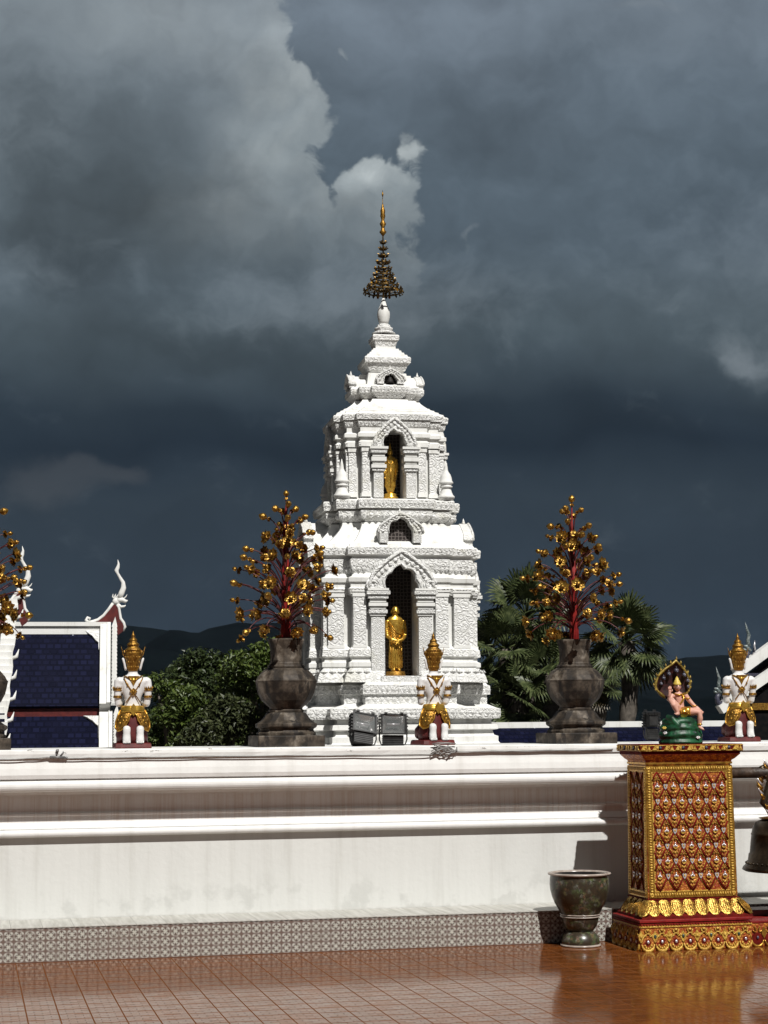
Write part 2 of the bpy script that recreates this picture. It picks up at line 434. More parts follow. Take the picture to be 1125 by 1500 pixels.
def azel(px, py):
    d = ray(px, py).normalized()
    return math.degrees(math.atan2(d.x, d.y)), math.degrees(math.asin(d.z))
def lin(*c): return tuple(((x / 255 + .055) / 1.055) ** 2.4 if x > 10 else x / 3294. for x in c)

def build_sky():
    w = bpy.data.worlds.new('World'); sc.world = w; w.use_nodes = True
    t = NT(w.node_tree); bg = t.n['Background']
    d = t.vm('NORMALIZE', t.new('ShaderNodeTexCoord').outputs['Generated'])
    x, y, z = t.sep(d)
    az = t.m('MULTIPLY', t.m('ARCTAN2', x, y), 180 / PI)
    el = t.m('MULTIPLY', t.m('ARCSINE', z), 180 / PI)
    p = t.comb(az, el, 0.)
    nA = t.noisec(p, .17, 2); nB = t.noisec(t.vm('ADD', p, (31, 7, 3)), .55, 4)
    wa = t.vm('SUBTRACT', nA, (.5, .5, .5)); wb = t.vm('SUBTRACT', nB, (.5, .5, .5))
    pw = t.vm('ADD', p, t.vm('ADD', t.vm('SCALE', wa, scale=1.6), t.vm('SCALE', wb, scale=1.9)))
    pws = t.vm('ADD', p, t.vm('ADD', t.vm('SCALE', wa, scale=5.5), t.vm('SCALE', wb, scale=1.2)))
    def blob(px, py, sx, sy, src=pw, amp=1.):
        a, e = azel(px, py)
        q = t.vm('MULTIPLY', t.vm('SUBTRACT', src, (a, e, 0)), (46. / sx, 46. / sy, 0))
        r2 = t.vm('DOT_PRODUCT', q, q)
        return t.m('MULTIPLY', t.m('POWER', 2.718, t.m('MULTIPLY', r2, -1.)), amp)
    def addm(*a):
        r = a[0]
        for b in a[1:]: r = t.m('ADD', r, b)
        return r
    def f(py): return (azel(562, py)[1] + 2) / 32.
    elw = t.m('ADD', el, t.m('MULTIPLY', t.sep(wa)[1], 3.0))
    ef = t.m('DIVIDE', t.m('ADD', elw, 2.), 32.)
    base = t.ramp(ef, [(0., lin(46, 59, 72)), (f(1000), lin(45, 57, 69)), (f(860), lin(50, 61, 72)), (f(740), lin(51, 62, 72)), (f(655), lin(40, 51, 62)), (f(600), lin(46, 57, 67)), (f(510), lin(74, 86, 94)), (f(400), lin(92, 104, 112)), (f(250), lin(99, 111, 119)), (f(120), lin(108, 119, 127)), (f(-5), lin(127, 137, 145)), (min(.93, f(-150)), lin(96, 104, 112)), (1., lin(40, 48, 56))])
    big = t.noise(t.vm('MULTIPLY', pws, (1., 1.5, 1)), .19, 3, .55)
    med = t.noise(t.vm('MULTIPLY', pw, (1., 1.35, 1)), .42, 6, .58)
    medc = t.m('SUBTRACT', med, .5)
    base = t.vm('SCALE', base, scale=t.m('ADD', t.m('ADD', .62, t.m('MULTIPLY', big, .45)), t.m('ADD', .17, t.m('MULTIPLY', medc, t.m('ADD', .14, t.m('MULTIPLY', t.sstep(el, 8., 14.), .62))))))
    # broad dark hollows and paler veils inside the storm deck
    dk = addm(blob(170, 255, 210, 105, pws, .46), blob(300, 490, 270, 45, pws, .32), blob(100, 360, 170, 50, pws, .26), blob(470, 640, 300, 45, pws, .12), blob(900, 640, 200, 40, pws, .10), blob(690, 190, 170, 170, pws, .16))
    base = t.vm('SCALE', base, scale=t.m('SUBTRACT', 1., t.m('MINIMUM', dk, .6)))
    veil = t.m('MULTIPLY', t.sstep(t.m('ADD', addm(blob(80, 30, 260, 90, pw, .8), blob(30, 200, 80, 70, pw, .45), blob(470, 420, 190, 75, pw, .75), blob(60, 400, 130, 50, pw, .4), blob(960, 40, 210, 80, pw, .75), blob(1060, 330, 170, 100, pw, .55), blob(1115, 510, 75, 40, pw, .8), blob(700, 460, 170, 60, pw, .35)), t.m('MULTIPLY', medc, 1.5)), .1, 1.15), .62)
    col = t.mix(veil, base, lin(126, 136, 143))
    # the tall cumulus on the left: crisp right-hand edge against the darker blue-grey behind it
    bil = t.m('SUBTRACT', .42, t.voro(t.vm('ADD', p, t.vm('SCALE', wb, scale=1.3)), 1.25, 'F1'))
    pe = t.vm('ADD', p, t.vm('SCALE', wb, scale=1.0))
    def disk(px, py, R):
        a, e = azel(px, py)
        return t.m('SUBTRACT', R / 46., t.vm('DISTANCE', t.comb(t.sep(pe)[0], t.sep(pe)[1], 0.), (a, e, 0)))
    fld = None
    for D in ((150, 90, 260), (310, 10, 118), (405, 150, 84), (340, 260, 92), (200, 420, 330), (455, 380, 95), (543, 298, 72), (603, 226, 24), (560, 400, 62), (500, 84, 9), (678, 352, 6)):
        q = disk(*D)
        if fld is None: fld = q
        else:
            n = t.new('ShaderNodeMath', operation='SMOOTH_MAX'); t.put(n.inputs[0], fld); t.put(n.inputs[1], q); n.inputs[2].default_value = .35; fld = n.outputs[0]
    fn = t.m('ADD', t.m('ADD', fld, t.m('MULTIPLY', medc, 1.7)), t.m('MULTIPLY', bil, .55))
    fade = t.sstep(el, azel(562, 500)[1], azel(562, 330)[1])
    edge = t.m('MULTIPLY', t.sstep(fn, -.06, .20), fade)
    L = addm(blob(440, 120, 85, 100, pw, .85), blob(400, 215, 65, 45, pw, .45), blob(548, 248, 72, 36, pw, 1.25), blob(606, 222, 32, 20, pw, .9), blob(520, 305, 120, 45, pw, .5), blob(340, 300, 110, 55, pw, .30), blob(230, 30, 150, 55, pw, .30), blob(590, 370, 40, 70, pw, .35))
    tex = t.m('ADD', .45, t.m('ADD', t.m('MULTIPLY', t.noise(pw, .95, 5, .6), .9), t.m('MULTIPLY', bil, .35)))
    L = t.m('MULTIPLY', L, t.m('MULTIPLY', tex, .205))
    lit = t.vm('ADD', t.vm('SCALE', col, scale=1.0), t.comb(L, t.m('MULTIPLY', L, 1.05), t.m('MULTIPLY', L, 1.02)))
    back = t.vm('MULTIPLY', col, t.comb(t.m('SUBTRACT', 1., t.m('MULTIPLY', fade, .20)), t.m('SUBTRACT', 1., t.m('MULTIPLY', fade, .16)), t.m('SUBTRACT', 1., t.m('MULTIPLY', fade, .10))))
    col = t.mix(edge, back, lit)
    # small torn scraps of lighter cloud
    pt = t.sstep(t.m('ADD', addm(blob(120, 692, 85, 34, pw), blob(40, 725, 80, 60, pw, .8), blob(180, 685, 26, 14, pw, .5)), t.m('MULTIPLY', medc, 1.3)), .30, 1.25)
    col = t.mix(t.m('MULTIPLY', pt, .36), col, lin(84, 88, 93))
    p2 = t.sstep(t.m('ADD', addm(blob(940, 18, 75, 20, pw, 1.), blob(1105, 515, 60, 34, pw, .9), blob(678, 350, 24, 9, pw, .9), blob(500, 365, 4, 4, p, 0.)), t.m('MULTIPLY', medc, 1.3)), .4, 1.2)
    col = t.mix(t.m('MULTIPLY', p2, .38), col, lin(134, 143, 150))
    # clear daylight sky behind the viewer, away from the storm front
    ns = t.new('ShaderNodeTexSky'); ns.sky_type = 'NISHITA'; ns.sun_disc = False
    ns.sun_elevation = SUN_EL; ns.sun_rotation = math.atan2(-sd.x, -sd.y)
    clear = t.vm('SCALE', ns.outputs[0], scale=.016)
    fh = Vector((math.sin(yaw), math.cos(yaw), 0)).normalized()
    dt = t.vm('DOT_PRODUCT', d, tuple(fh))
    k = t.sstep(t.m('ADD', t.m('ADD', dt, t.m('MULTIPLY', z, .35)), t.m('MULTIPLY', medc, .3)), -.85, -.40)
    col = t.vm('SCALE', col, scale=t.m('ADD', .30, t.m('MULTIPLY', t.sstep(dt, .15, .75), .70)))  # unseen storm sky away from the view, dimmed to deepen the shadows
    col = t.mix(k, clear, col)
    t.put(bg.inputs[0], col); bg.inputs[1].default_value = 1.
build_sky()

sc.world.cycles.sampling_method = 'MANUAL'; sc.world.cycles.sample_map_resolution = 512
sc.cycles.use_adaptive_sampling = True; sc.cycles.adaptive_threshold = .02; sc.cycles.use_denoising = True
sc.cycles.max_bounces = 6; sc.cycles.diffuse_bounces = 2; sc.cycles.glossy_bounces = 3; sc.cycles.transmission_bounces = 4; sc.cycles.volume_bounces = 0

# ------------------------------------------------------------------ the setting
def grid_sheet(name, x0, x1, y0, y1, z, mat, n=1):
    b = MB(); b.add([(x0, y0, z), (x1, y0, z), (x1, y1, z), (x0, y1, z)], [(0, 1, 2, 3)])
    o = b.build(name, mat, fix=False); return tag(o, kind='structure')
grid_sheet('terrace_floor', -30, 45, -25, 14.6, 0, M['floor'])
grid_sheet('courtyard', -60, 80, 14.6, 75, -.6, M['ground'])
LEDGE_Y, WALL_Y, WALL_TOP = 13.183, 13.72, 1.485

def wall():
    X0, X1 = -7., 16.
    def strip(prof, name, mat, parent, closed=True, nx=1, jitter=0):
        mb = MB(); n = len(prof); rs = []
        k = nx + 1
        rnd = random.Random(4)
        for i in range(k):
            x = X0 + (X1 - X0) * i / nx
            rs.append([(x, y, z) for y, z in prof])
        mb.rings(rs, 0, False)
        return mb.build(name, mat, parent)
    t = empty('parapet_wall', (4, WALL_Y, 0), 0, 'long white moulded parapet wall behind the tiled ledge, carrying urns and kneeling statues', 'wall')
    def part(name, prof, mat=M['wall'], **k):
        o = strip(prof, name, mat, None, **k); o.parent = t; o.matrix_parent_inverse = Matrix.Translation((-4, -WALL_Y, 0)); return o
    P = WALL_Y
    part('wall_panel', [(P + .30, .0), (P, .0), (P, .838), (P + .30, .838)])
    arc = lambda cy, cz, r, a0, a1, n: [(cy - r * math.cos(rad(a0 + (a1 - a0) * i / n)), cz + r * math.sin(rad(a0 + (a1 - a0) * i / n))) for i in range(n + 1)]
    part('lower_moulding', [(P + .30, .8385), (P - .022, .8385)] + arc(P - .035, .867, .027, -80, 75, 8) + [(P - .030, .897), (P - .036, .899), (P - .036, .905), (P + .012, .948), (P + .30, .948)])
    part('recessed_band', [(P + .30, .9485), (P + .014, .9485), (P + .014, .992), (P - .004, .996), (P - .006, 1.010), (P + .004, 1.014), (P + .01, 1.024), (P + .01, 1.15), (P - .055, 1.153), (P - .06, 1.176), (P + .30, 1.176)])
    part('upper_moulding', [(P + .30, 1.1765), (P - .150, 1.1765)] + arc(P - .155, 1.218, .043, -75, 78, 8) + [(P - .162, 1.261), (P - .162, 1.266), (P - .185, 1.272), (P - .192, 1.30), (P - .186, 1.345), (P - .176, 1.385), (P - .172, 1.418), (P + .30, 1.418)])
    # coping slab, its upper edge a little uneven
    mb = MB(); rnd = random.Random(3); rs = []
    nn = 230
    for i in range(nn + 1):
        x = X0 + (X1 - X0) * i / nn
        j = rnd.uniform(-.004, .004) + .003 * math.sin(x * 2.1); j2 = rnd.uniform(-.003, .003)
        rs.append([(x, P + .95, 1.4185), (x, P - .186, 1.4185), (x, P - .190 + j2, 1.452), (x, P - .186 + j2, 1.474 + j), (x, P - .172 + j2, 1.4835 + j * .5), (x, P - .12, WALL_TOP), (x, P + .95, WALL_TOP)])
    mb.rings(rs); o = mb.build('coping', M['wall']); o.parent = t; o.matrix_parent_inverse = Matrix.Translation((-4, -WALL_Y, 0))
    mb = MB(); mb.box(X0, X1, P + .30, P + .90, -.6, 1.418)
    o = mb.build('wall_core', M['wall']); o.parent = t; o.matrix_parent_inverse = Matrix.Translation((-4, -WALL_Y, 0))
    # ledge
    mb = MB(); mb.box(X0, X1, LEDGE_Y, P - .002, 0.001, .237)
    mb.box(X0, X1, LEDGE_Y - .006, P - .002, .237, .243, 1)
    tag(mb.build('tiled_ledge', [M['tile'], M['tiletop']]), 'low ledge faced with small patterned tiles along the foot of the white wall', 'ledge')
    # cables
    rnd = random.Random(8)
    def cab(name, pts, r, mat, label, y):
        ps = []
        for px, py in pts: ps.append(atY(px, py, y))
        # resample smooth
        out = []
        for i in range(len(ps) - 1):
            for k in range(6):
                a = k / 6; q = ps[i].lerp(ps[i + 1], a); q.z += -.004 * math.sin(PI * a); out.append(q)
        out.append(ps[-1])
        tag(MB().tube(out, r, 6).build(name, mat), label, 'cable')
    yc = WALL_Y - .197
    cab('cable', [(-60, 1114), (0, 1112.5), (40, 1111), (70, 1109), (85, 1110.5), (130, 1110), (200, 1109), (300, 1107.5), (420, 1106.5), (520, 1106), (610, 1107), (640, 1104), (655, 1108), (662, 1101), (720, 1100), (800, 1099), (898, 1097.5)], .0045, M['cable'], 'thin grey cable strung along the top edge of the white wall', yc)
    b = MB(); c = atY(83, 1109, yc)
    b.tube([c + Vector((-.05, 0, .0)), c + Vector((.06, 0, -.004))], .010, 8)
    b.tube([c + Vector((.0, 0, .0)), c + Vector((.0, 0, .045)), c + Vector((.015, 0, .055))], .006, 6)
    b.tube([c + Vector((.02, 0, .0)), c + Vector((.05, 0, .04))], .005, 6)
    b.ball(c + Vector((.003, -.004, .045)), .012); b.ball(c + Vector((.07, 0, -.006)), .010)
    tag(b.build('cable_clamp', M['grey']), 'small metal cable clamp on the wall top near the blue roof', 'clamp')
    b = MB(); c = atY(650, 1098, yc - .01); rnd = random.Random(5)
    for k in range(7):
        ps = [c + Vector((rnd.uniform(-.10, .11), rnd.uniform(-.012, .004), rnd.uniform(-.045, .05))) for _ in range(4)]
        pp = []
        for i in range(3):
            for q in range(5): pp.append(ps[i].lerp(ps[i + 1], q / 5) + Vector((0, 0, .010 * math.sin(PI * q / 5))))
        b.tube(pp, .0042, 6)
    b.box(c.x - .03, c.x + .02, c.y - .01, c.y + .008, c.z - .005, c.z + .02)
    tag(b.build('cable_tangle', M['cable']), 'loose tangle of grey wires at the feet of the middle kneeling statue', 'wire')
wall()

# ------------------------------------------------------------------ the chedi (white tower)
CH_Y = 30.
CH_C = atY(565.5, 900, CH_Y)
KD = (CH_C - Vector((0, 0, H))).dot(fw)
KM = KD / F                                  # metres per photo pixel at the axis
CH_ROT = rad(-3.1)
def zf(py, d=0.):                            # height of a point seen at row py on a face d pixels in front of the axis
    return atY(580, py, CH_Y - d * KM).z
def plan(lv, notch=None):
    """redented square; lv = levels from the outermost face inward; notch = (half width, depth) recess in every face"""
    n = len(lv); q = []
    side = []
    # front side from left corner region to right, going counter-clockwise: along -y face
    pts = []
    w = lv[::-1]
    # right half of the front: level i spans up to w[i]
    half = []
    for i in range(n):
        half.append((w[i], -lv[i]))
        if i < n - 1: half.append((w[i], -lv[i + 1]))
    # half ends at (w[n-1], -lv[n-1]) = (lv0, -w0): belongs to the right side; keep the part up to the diagonal
    full = []
    if n % 2 == 0: pass
    front = half
    # points with |y|>=|x|
    fr = [p for p in front if -p[1] >= p[0] - 1e-6]
    left = [(-x, y) for x, y in fr][::-1]
    mid = []
    if notch:
        h, dp = notch
        mid = [(-h, -lv[0]), (-h, -lv[0] + dp), (h, -lv[0] + dp), (h, -lv[0])]
    face = left + mid + fr
    # drop duplicate diagonal point when present
    if abs(fr[-1][0] + fr[-1][1]) < 1e-6: face_use = face[1:]
    else: face_use = face
    out = []
    for k in range(4):
        a = k * PI / 2; c, s = round(math.cos(a)), round(math.sin(a))
        out += [(c * x - s * y, s * x + c * y) for x, y in face_use]
    return out
def tower(mb, rows, notch=None, cap0=True, cap1=True):
    """rows: (z, levels, material index of the band above); z and levels in metres"""
    rs = [[(x, y, z) for x, y in plan(lv, notch)] for z, lv, m in rows]
    mb.rings(rs, 0, False, cap0, cap1, None, [r[2] for r in rows[:-1]] )
def P_(*lv): return [v * KM for v in lv]
def rowpx(tab):
    """tab rows: (photo row, levels px, mat) listed from the bottom up"""
    return [(zf(y, lv[0]), P_(*lv), m) for y, lv, m in tab]
def L3(d0, s, w): return (d0, s, w)
def ex(lv, e): return tuple(v + e for v in lv)

def petals(mb, lv, z0, z1, pitch, proud, m=0, skip=0.):
    """a row of small raised leaf points along every face of a frieze"""
    pl = plan(lv); n = len(pl)
    for i in range(n):
        a = Vector((*pl[i], 0)); b = Vector((*pl[(i + 1) % n], 0)); L = (b - a).length
        if L < pitch * .8: continue
        k = max(1, int(L / pitch)); t = (b - a) / L; nrm = Vector((t.y, -t.x, 0)); st = L / k; h = z1 - z0
        for j in range(k):
            c = a + t * st * (j + .5)
            if skip and min(abs(c.x), abs(c.y)) < skip and max(abs(c.x), abs(c.y)) > lv[0] - 1e-3: continue
            o = len(mb.v)
            for dx, dz in ((-.46, .5), (0, .04), (.46, .5), (0, .96)): mb.v.append(tuple(c + t * st * dx + nrm * .002 + Vector((0, 0, z0 + h * dz))))
            mb.v.append(tuple(c + nrm * proud + Vector((0, 0, z0 + h * .5))))
            for q in range(4): mb.f.append([o + q, o + (q + 1) % 4, o + 4]); mb.mi.append(m); mb.sm.append(False)

def arch_curves(hi, zs, zt, ho, za, lobes=5, n=60):
    inner, outer = [], []
    for i in range(n + 1):
        a = PI * (1 - i / n); c, s = math.cos(a), math.sin(a)
        k = 1 - .13 * (1 - abs(math.sin(lobes * (PI - a) * .5 * 1.0))) if lobes else 1
        pinch = 1 + .10 * max(0, 1 - abs(c) * 4)
        inner.append((hi * c * k, zs + (zt - zs) * s * k * pinch / (1.10)))
        ss = s ** .85
        outer.append((ho * (abs(c) ** .92) * (1 if c > 0 else -1), zs + (za - zs) * (.70 * ss + .30 * max(0, 1 - abs(c) * 1.35) ** 1.4)))
    return inner, outer
def arch_frame(mb, hi, zs, zt, ho, za, y0, y1, m=0, lobes=5, x0=0., curl=.40):
    inn, out = arch_curves(hi, zs, zt, ho, za, lobes)
    n = len(inn); o = len(mb.v)
    for cur, y in ((inn, y0), (out, y0), (out, y1), (inn, y1)): mb.v += [(x + x0, y, z) for x, z in cur]
    for k, sm in ((0, 0), (1, 0), (2, 0), (3, 0)):
        for i in range(n - 1):
            a = o + k * n + i; b = o + ((k + 1) % 4) * n + i
            mb.f.append([a, a + 1, b + 1, b]); mb.mi.append(m); mb.sm.append(False)
    for i in (0, n - 1): mb.f.append([o + i, o + n + i, o + 2 * n + i, o + 3 * n + i]); mb.mi.append(m); mb.sm.append(False)
    # raised rims and flame leaves along the outer curve
    rim = (za - zs) * .035 + .012
    mb.tube([(x * .97 + x0, y0 - rim * .2, z) for x, z in out[::3]], rim, 5, m)
    mb.tube([(x * 1.10 + x0, y0 - rim * .1, z + rim * .5) for x, z in inn[::2]], rim * .6, 5, m)
    for i in range(2, n - 2, 4):
        x, z = out[i]; xi, zi = inn[i]
        cx_, cz_ = (x * .56 + xi * .44), (z * .56 + zi * .44)
        mb.ball((cx_ + x0, y0, cz_), (rim * 1.3, rim * 1.0, rim * 1.3), m, 6)
    for sgn in (-1, 1):
        r = (ho - hi) * curl
        for q, rr in ((0, r), (1, r * .62)):
            pts = [(sgn * (ho - r * .7) + x0 + rr * math.cos(a), y0 - .012 * q, zs + r * .55 + rr * math.sin(a)) for a in [2 * PI * j / 12 for j in range(13)]]
            mb.tube(pts, r * .22, 5, m)
        mb.prism([(sgn * (ho - r * .7) + x0 + r * math.cos(2 * PI * j / 12), zs + r * .55 + r * math.sin(2 * PI * j / 12)) for j in range(12)], y0 + .01, y1, m)
    mb.lathe([(.001, 0), (rim * 1.4, rim), (rim * 1.1, rim * 2), (.002, rim * 5)], 8, m, True, (x0, (y0 + y1) / 2, za - rim))

def moulded(mb, x0, x1, yf, d, rows, m=0):
    """a small capital: stack of boxes (z0,z1,proud,mat)"""
    for z0, z1, e, mm in rows: mb.box(x0 - e, x1 + e, yf - e, yf + d, z0, z1, mm)

def chedi():
    R = empty('white_chedi', (CH_C.x, CH_Y, -.6), CH_ROT, 'tall white carved chedi tower with two storeys of niches and a golden tiered spire', 'chedi')
    zo = .6
    def bld(mb, name, mats=None, **k):
        for i, p in enumerate(mb.v): mb.v[i] = (p[0], p[1], p[2] + zo)
        return mb.build(name, mats or [M['plain'], M['orn'], M['orn2']], R, **k)
    # --- base tiers, 4 levels
    b = MB()
    T1 = (153, 131, 102, 70); T2 = (141, 116, 84, 58); z = zf
    tab = [(1180, ex(T1, 16), 0), (1120, ex(T1, 16), 0), (1112, ex(T1, 8), 0), (1100, ex(T1, 8), 0), (1099, ex(T1, 0), 0), (1092, ex(T1, 0), 0),
           (1088, ex(T1, -3), 0), (1080, ex(T1, -3), 0), (1078, ex(T1, -8), 0), (1071, ex(T1, -10), 0), (1069, ex(T1, -3), 0), (1062, ex(T1, -4), 0), (1061, ex(T1, -11), 0),
           (1054, ex(T1, -11), 1), (1053, ex(T1, -1), 1), (1050, ex(T1, 0), 1), (1038, ex(T1, 0), 0), (1037, ex(T1, -4), 0), (1032, ex(T2, -2), 0), (1031, ex(T2, -4), 1), (1017, ex(T2, -4), 0), (1016.5, ex(T2, 0), 1), (1003, ex(T2, 0), 0), (1002, ex(T2, -3), 0), (999, ex(T2, -5), 0)]
    tower(b, rowpx(tab))
    petals(b, P_(*ex(T1, 0)), z(1049, 153), z(1039, 153), .085, .022, 2)
    petals(b, P_(*ex(T2, 0)), z(1015.5, 141), z(1004, 141), .085, .022, 2)
    petals(b, P_(*ex(T2, -4)), z(1030, 137), z(1018, 137), .10, .022, 2)
    bld(b, 'tiered_base')
    # --- lower storey
    B = (119, 105, 69); Z = lambda y: zf(y, 119)
    b = MB()
    n_sill, n_head = 990, 823
    tower(b, rowpx([(999, ex(B, 13), 1), (990, ex(B, 11), 0)]))
    tab = [(990, ex(B, 11), 1), (984, ex(B, 8), 1), (978, ex(B, 3), 0), (976, ex(B, 5), 0), (970, ex(B, 5), 0), (968, ex(B, 1), 0), (963, ex(B, 1), 0), (961, ex(B, 5), 1), (951, ex(B, 4), 0), (948, ex(B, 1), 0), (946, ex(B, -7), 0),
           (872, ex(B, -7), 0), (871, ex(B, 2), 1), (862, ex(B, 5), 0), (860, ex(B, 2), 0), (853, ex(B, 2), 0), (852, ex(B, 5), 0), (846, ex(B, 6), 0), (844, ex(B, 0), 0), (840, ex(B, -2), 1), (828, ex(B, 2), 1), (n_head, ex(B, 2), 1)]
    rows = rowpx(tab)
    rs = []
    nh, nd = 26.5 * KM, 62 * KM
    for zz, lv, m in rows: rs.append([(x, y, zz) for x, y in plan(lv, (nh, nd + lv[0] - B[0] * KM))])
    b.rings(rs, 0, False, True, True, None, [r[2] for r in rows[:-1]])
    rows = rowpx([(n_head, ex(B, 2), 1), (819, ex(B, 2), 1), (818, ex(B, -1), 0), (815, ex(B, -1), 0), (813, ex(B, 4), 0), (812, ex(B, 6), 1), (802, ex(B, 7), 0), (800, ex(B, 6), 0)])
    tower(b, rows)
    petals(b, P_(*ex(B, 6)), Z(811.5), Z(802.5), .075, .02, 2)
    petals(b, P_(*ex(B, 1)), Z(838), Z(829), .085, .02, 2, 46 * KM)
    petals(b, P_(*ex(B, 9)), Z(989), Z(979), .13, .045, 1, 50 * KM)
    bld(b, 'lower_storey')
    # pilasters of the lower storey, one mesh per face
    def pils(zlo, zhi, sets, wd_proud, caps):
        for (B_, x_, wd, proud) in sets:
            m_ = MB(); h = wd * KM / 2
            m_.box(-h, h, -proud * KM, .10, zlo, zhi, 1)
            for z0, z1, e in caps: m_.box(-h - e * KM, h + e * KM, -(proud + e) * KM, .10, z0, z1, 0)
            first = bld(m_, 'pilaster')
            for k in range(4):
                for sg in (-1, 1):
                    o = first if (k == 0 and sg == -1) else inst(first, R)
                    o.matrix_local = rotz(k * PI / 2) @ Matrix.Translation((sg * x_ * KM, -B_ * KM, 0))
    def four(mb, name, mats=None):
        first = bld(mb, name, mats)
        for k in range(1, 4):
            o = inst(first, R); o.rotation_euler = (0, 0, k * PI / 2)
        return first
    caps = [(Z(958), Z(952), 1.5), (Z(949), Z(945), 1), (Z(874), Z(869), 1.2), (Z(867), Z(862), 2.2)]
    pils(Z(946), Z(869), ((112, 58.5, 18, 9), (98, 90, 22, 9)), 0, caps)
    # niche portico: frame, pillars, capitals
    def portico(hi, zs, zt, ho, za, zb, yf, th, pw, capz, name, lobes=7):
        m_ = MB()
        arch_frame(m_, hi, zs, zt, ho, za, yf - th, yf + .02, 1, lobes)
        # spandrel behind the cusps closes the square head of the recess
        inn, out = arch_curves(hi, zs, zt, ho, za, lobes)
        for sg in (-1, 1):
            c = sg * (hi + pw / 2 - .01)
            m_.box(c - pw / 2, c + pw / 2, yf - th * .8, yf + .12, zb, capz[0][0], 2)
            for z0, z1, e, mm in capz: m_.box(c - pw / 2 - e * .9, c + pw / 2 + e * .9, yf - th * .8 - e, yf + .13, z0, z1, mm)
        return m_
    Zp = lambda y: zf(y, 125)
    cz = [(Zp(902), Zp(899), .02, 0), (Zp(898.5), Zp(893), .045, 2), (Zp(892), Zp(889), .02, 0), (Zp(888), Zp(883), .05, 0), (Zp(882), Zp(878), .025, 0), (Zp(877), Zp(872), .06, 2), (Zp(871), Zp(866), .09, 2), (Zp(865), Zp(862), .07, 0)]
    mb = portico(25 * KM, Zp(862), Zp(826), 47 * KM, Zp(807), Zp(989), -119 * KM, .10, 19 * KM, cz, 'f')
    mb.box(-31 * KM, 31 * KM, -119 * KM - .17, -119 * KM + .3, Zp(999), Zp(990.5), 2)
    four(mb, 'niche_frame')
    mb = MB(); mb.box(-26 * KM, 26 * KM, -119 * KM + 57 * KM, -119 * KM + 59 * KM, Z(990), Z(824))
    four(mb, 'lattice_screen', [M['lattice']])
    # --- lower roof
    b = MB(); U = (99, 85, 55)
    tab = [(800, ex(B, 4), 0), (797, ex(B, 2), 0), (796, ex(B, -2), 0)]
    for i in range(1, 9):
        t_ = i / 8; k = (1 - (1 - t_) ** 1.7)
        tab.append((796 - 31 * t_, tuple(a * (1 - k) + c * k for a, c in zip(ex(B, -3), (88, 75, 49))), 0))
    tower(b, rowpx(tab)); bld(b, 'lower_roof')
    def dormer(hi, zs, zt, ho, za, zb, yf, th, back):
        m_ = MB(); arch_frame(m_, hi, zs, zt, ho, za, yf - th, yf, 1, 5, 0., .12)
        inn, out = arch_curves(hi * 1.05, zs, zt, ho * .93, za - .02, 0)
        poly = [(-ho * .93, zb)] + out + [(ho * .93, zb)]
        m_.prism([(x, z_) for x, z_ in poly], yf - .001, yf + back, 0)
        for sg in (-1, 1): m_.box(min(sg * hi, sg * ho * .9), max(sg * hi, sg * ho * .9), yf - th, yf - .002, zb, zs, 2)
        return m_
    Zr = lambda y: zf(y, 112)
    yf = -111 * KM
    mb = dormer(18 * KM, Zr(782), Zr(758), 33 * KM, Zr(753), Zr(796), yf, .16, 42 * KM)
    four(mb, 'gable_niche')
    mb = MB(); inn, out = arch_curves(19 * KM, Zr(782), Zr(757), 30 * KM, Zr(752), 0)
    mb.prism([(-19 * KM, Zr(795))] + [p for p in inn] + [(19 * KM, Zr(795))], yf - .006, yf - .002)
    four(mb, 'gable_screen', [M['lattice']])
    # --- upper storey base and body
    b = MB(); ZU = lambda y: zf(y, 90)
    tab = [(766, ex(U, -14), 0), (763, ex(U, -10), 1), (756, ex(U, -4), 1), (748, ex(U, -3), 0), (746, ex(U, -7), 0), (744.5, ex(U, -7), 0), (744, ex(U, 0), 1), (732, ex(U, 1), 0), (730.5, ex(U, -1), 0)]
    tower(b, rowpx(tab))
    petals(b, P_(*ex(U, .5)), ZU(743), ZU(733), .075, .02, 2)
    petals(b, P_(*ex(U, -4)), ZU(761), ZU(749), .10, .03, 1)
    bld(b, 'upper_storey_base')
    UB = (77, 66, 48)
    b = MB(); nh, nd = 17.5 * KM, 52 * KM
    tab = [(731, ex(UB, 3), 0), (728, ex(UB, -4.5), 0), (655, ex(UB, -4.5), 0), (654, ex(UB, 3), 1), (648, ex(UB, 4), 0), (646, ex(UB, 1), 0), (641, ex(UB, 1), 0), (640, ex(UB, 5), 0), (635, ex(UB, 5), 0), (633, ex(UB, 1), 0), (629, ex(UB, 1), 0)]
    rows = rowpx(tab); rs = [[(x, y, zz) for x, y in plan(lv, (nh, nd + lv[0] - UB[0] * KM))] for zz, lv, m in rows]
    b.rings(rs, 0, False, True, True, None, [r[2] for r in rows[:-1]])
    tower(b, rowpx([(629, ex(UB, 1), 0), (626, ex(UB, 1), 1), (624, ex(UB, 3), 1), (616, ex(UB, 5), 0), (615, ex(UB, 3), 0), (614.5, ex(UB, 7), 1), (606.5, ex(UB, 8), 0), (605, ex(UB, 6), 0)]))
    ZB = lambda y: zf(y, 77)
    petals(b, P_(*ex(UB, 7)), ZB(614), ZB(607), .06, .018, 2)
    petals(b, P_(*ex(UB, 3.5)), ZB(624), ZB(617), .07, .02, 2)
    bld(b, 'upper_storey')
    caps = [(ZB(728), ZB(722), 1.5), (ZB(662), ZB(657), 1.2), (ZB(655), ZB(648), 2.2)]
    pils(ZB(722), ZB(657), ((72.5, 41, 11, 6.5), (62, 59, 11, 6)), 0, caps)
    Zq = lambda y: zf(y, 82)
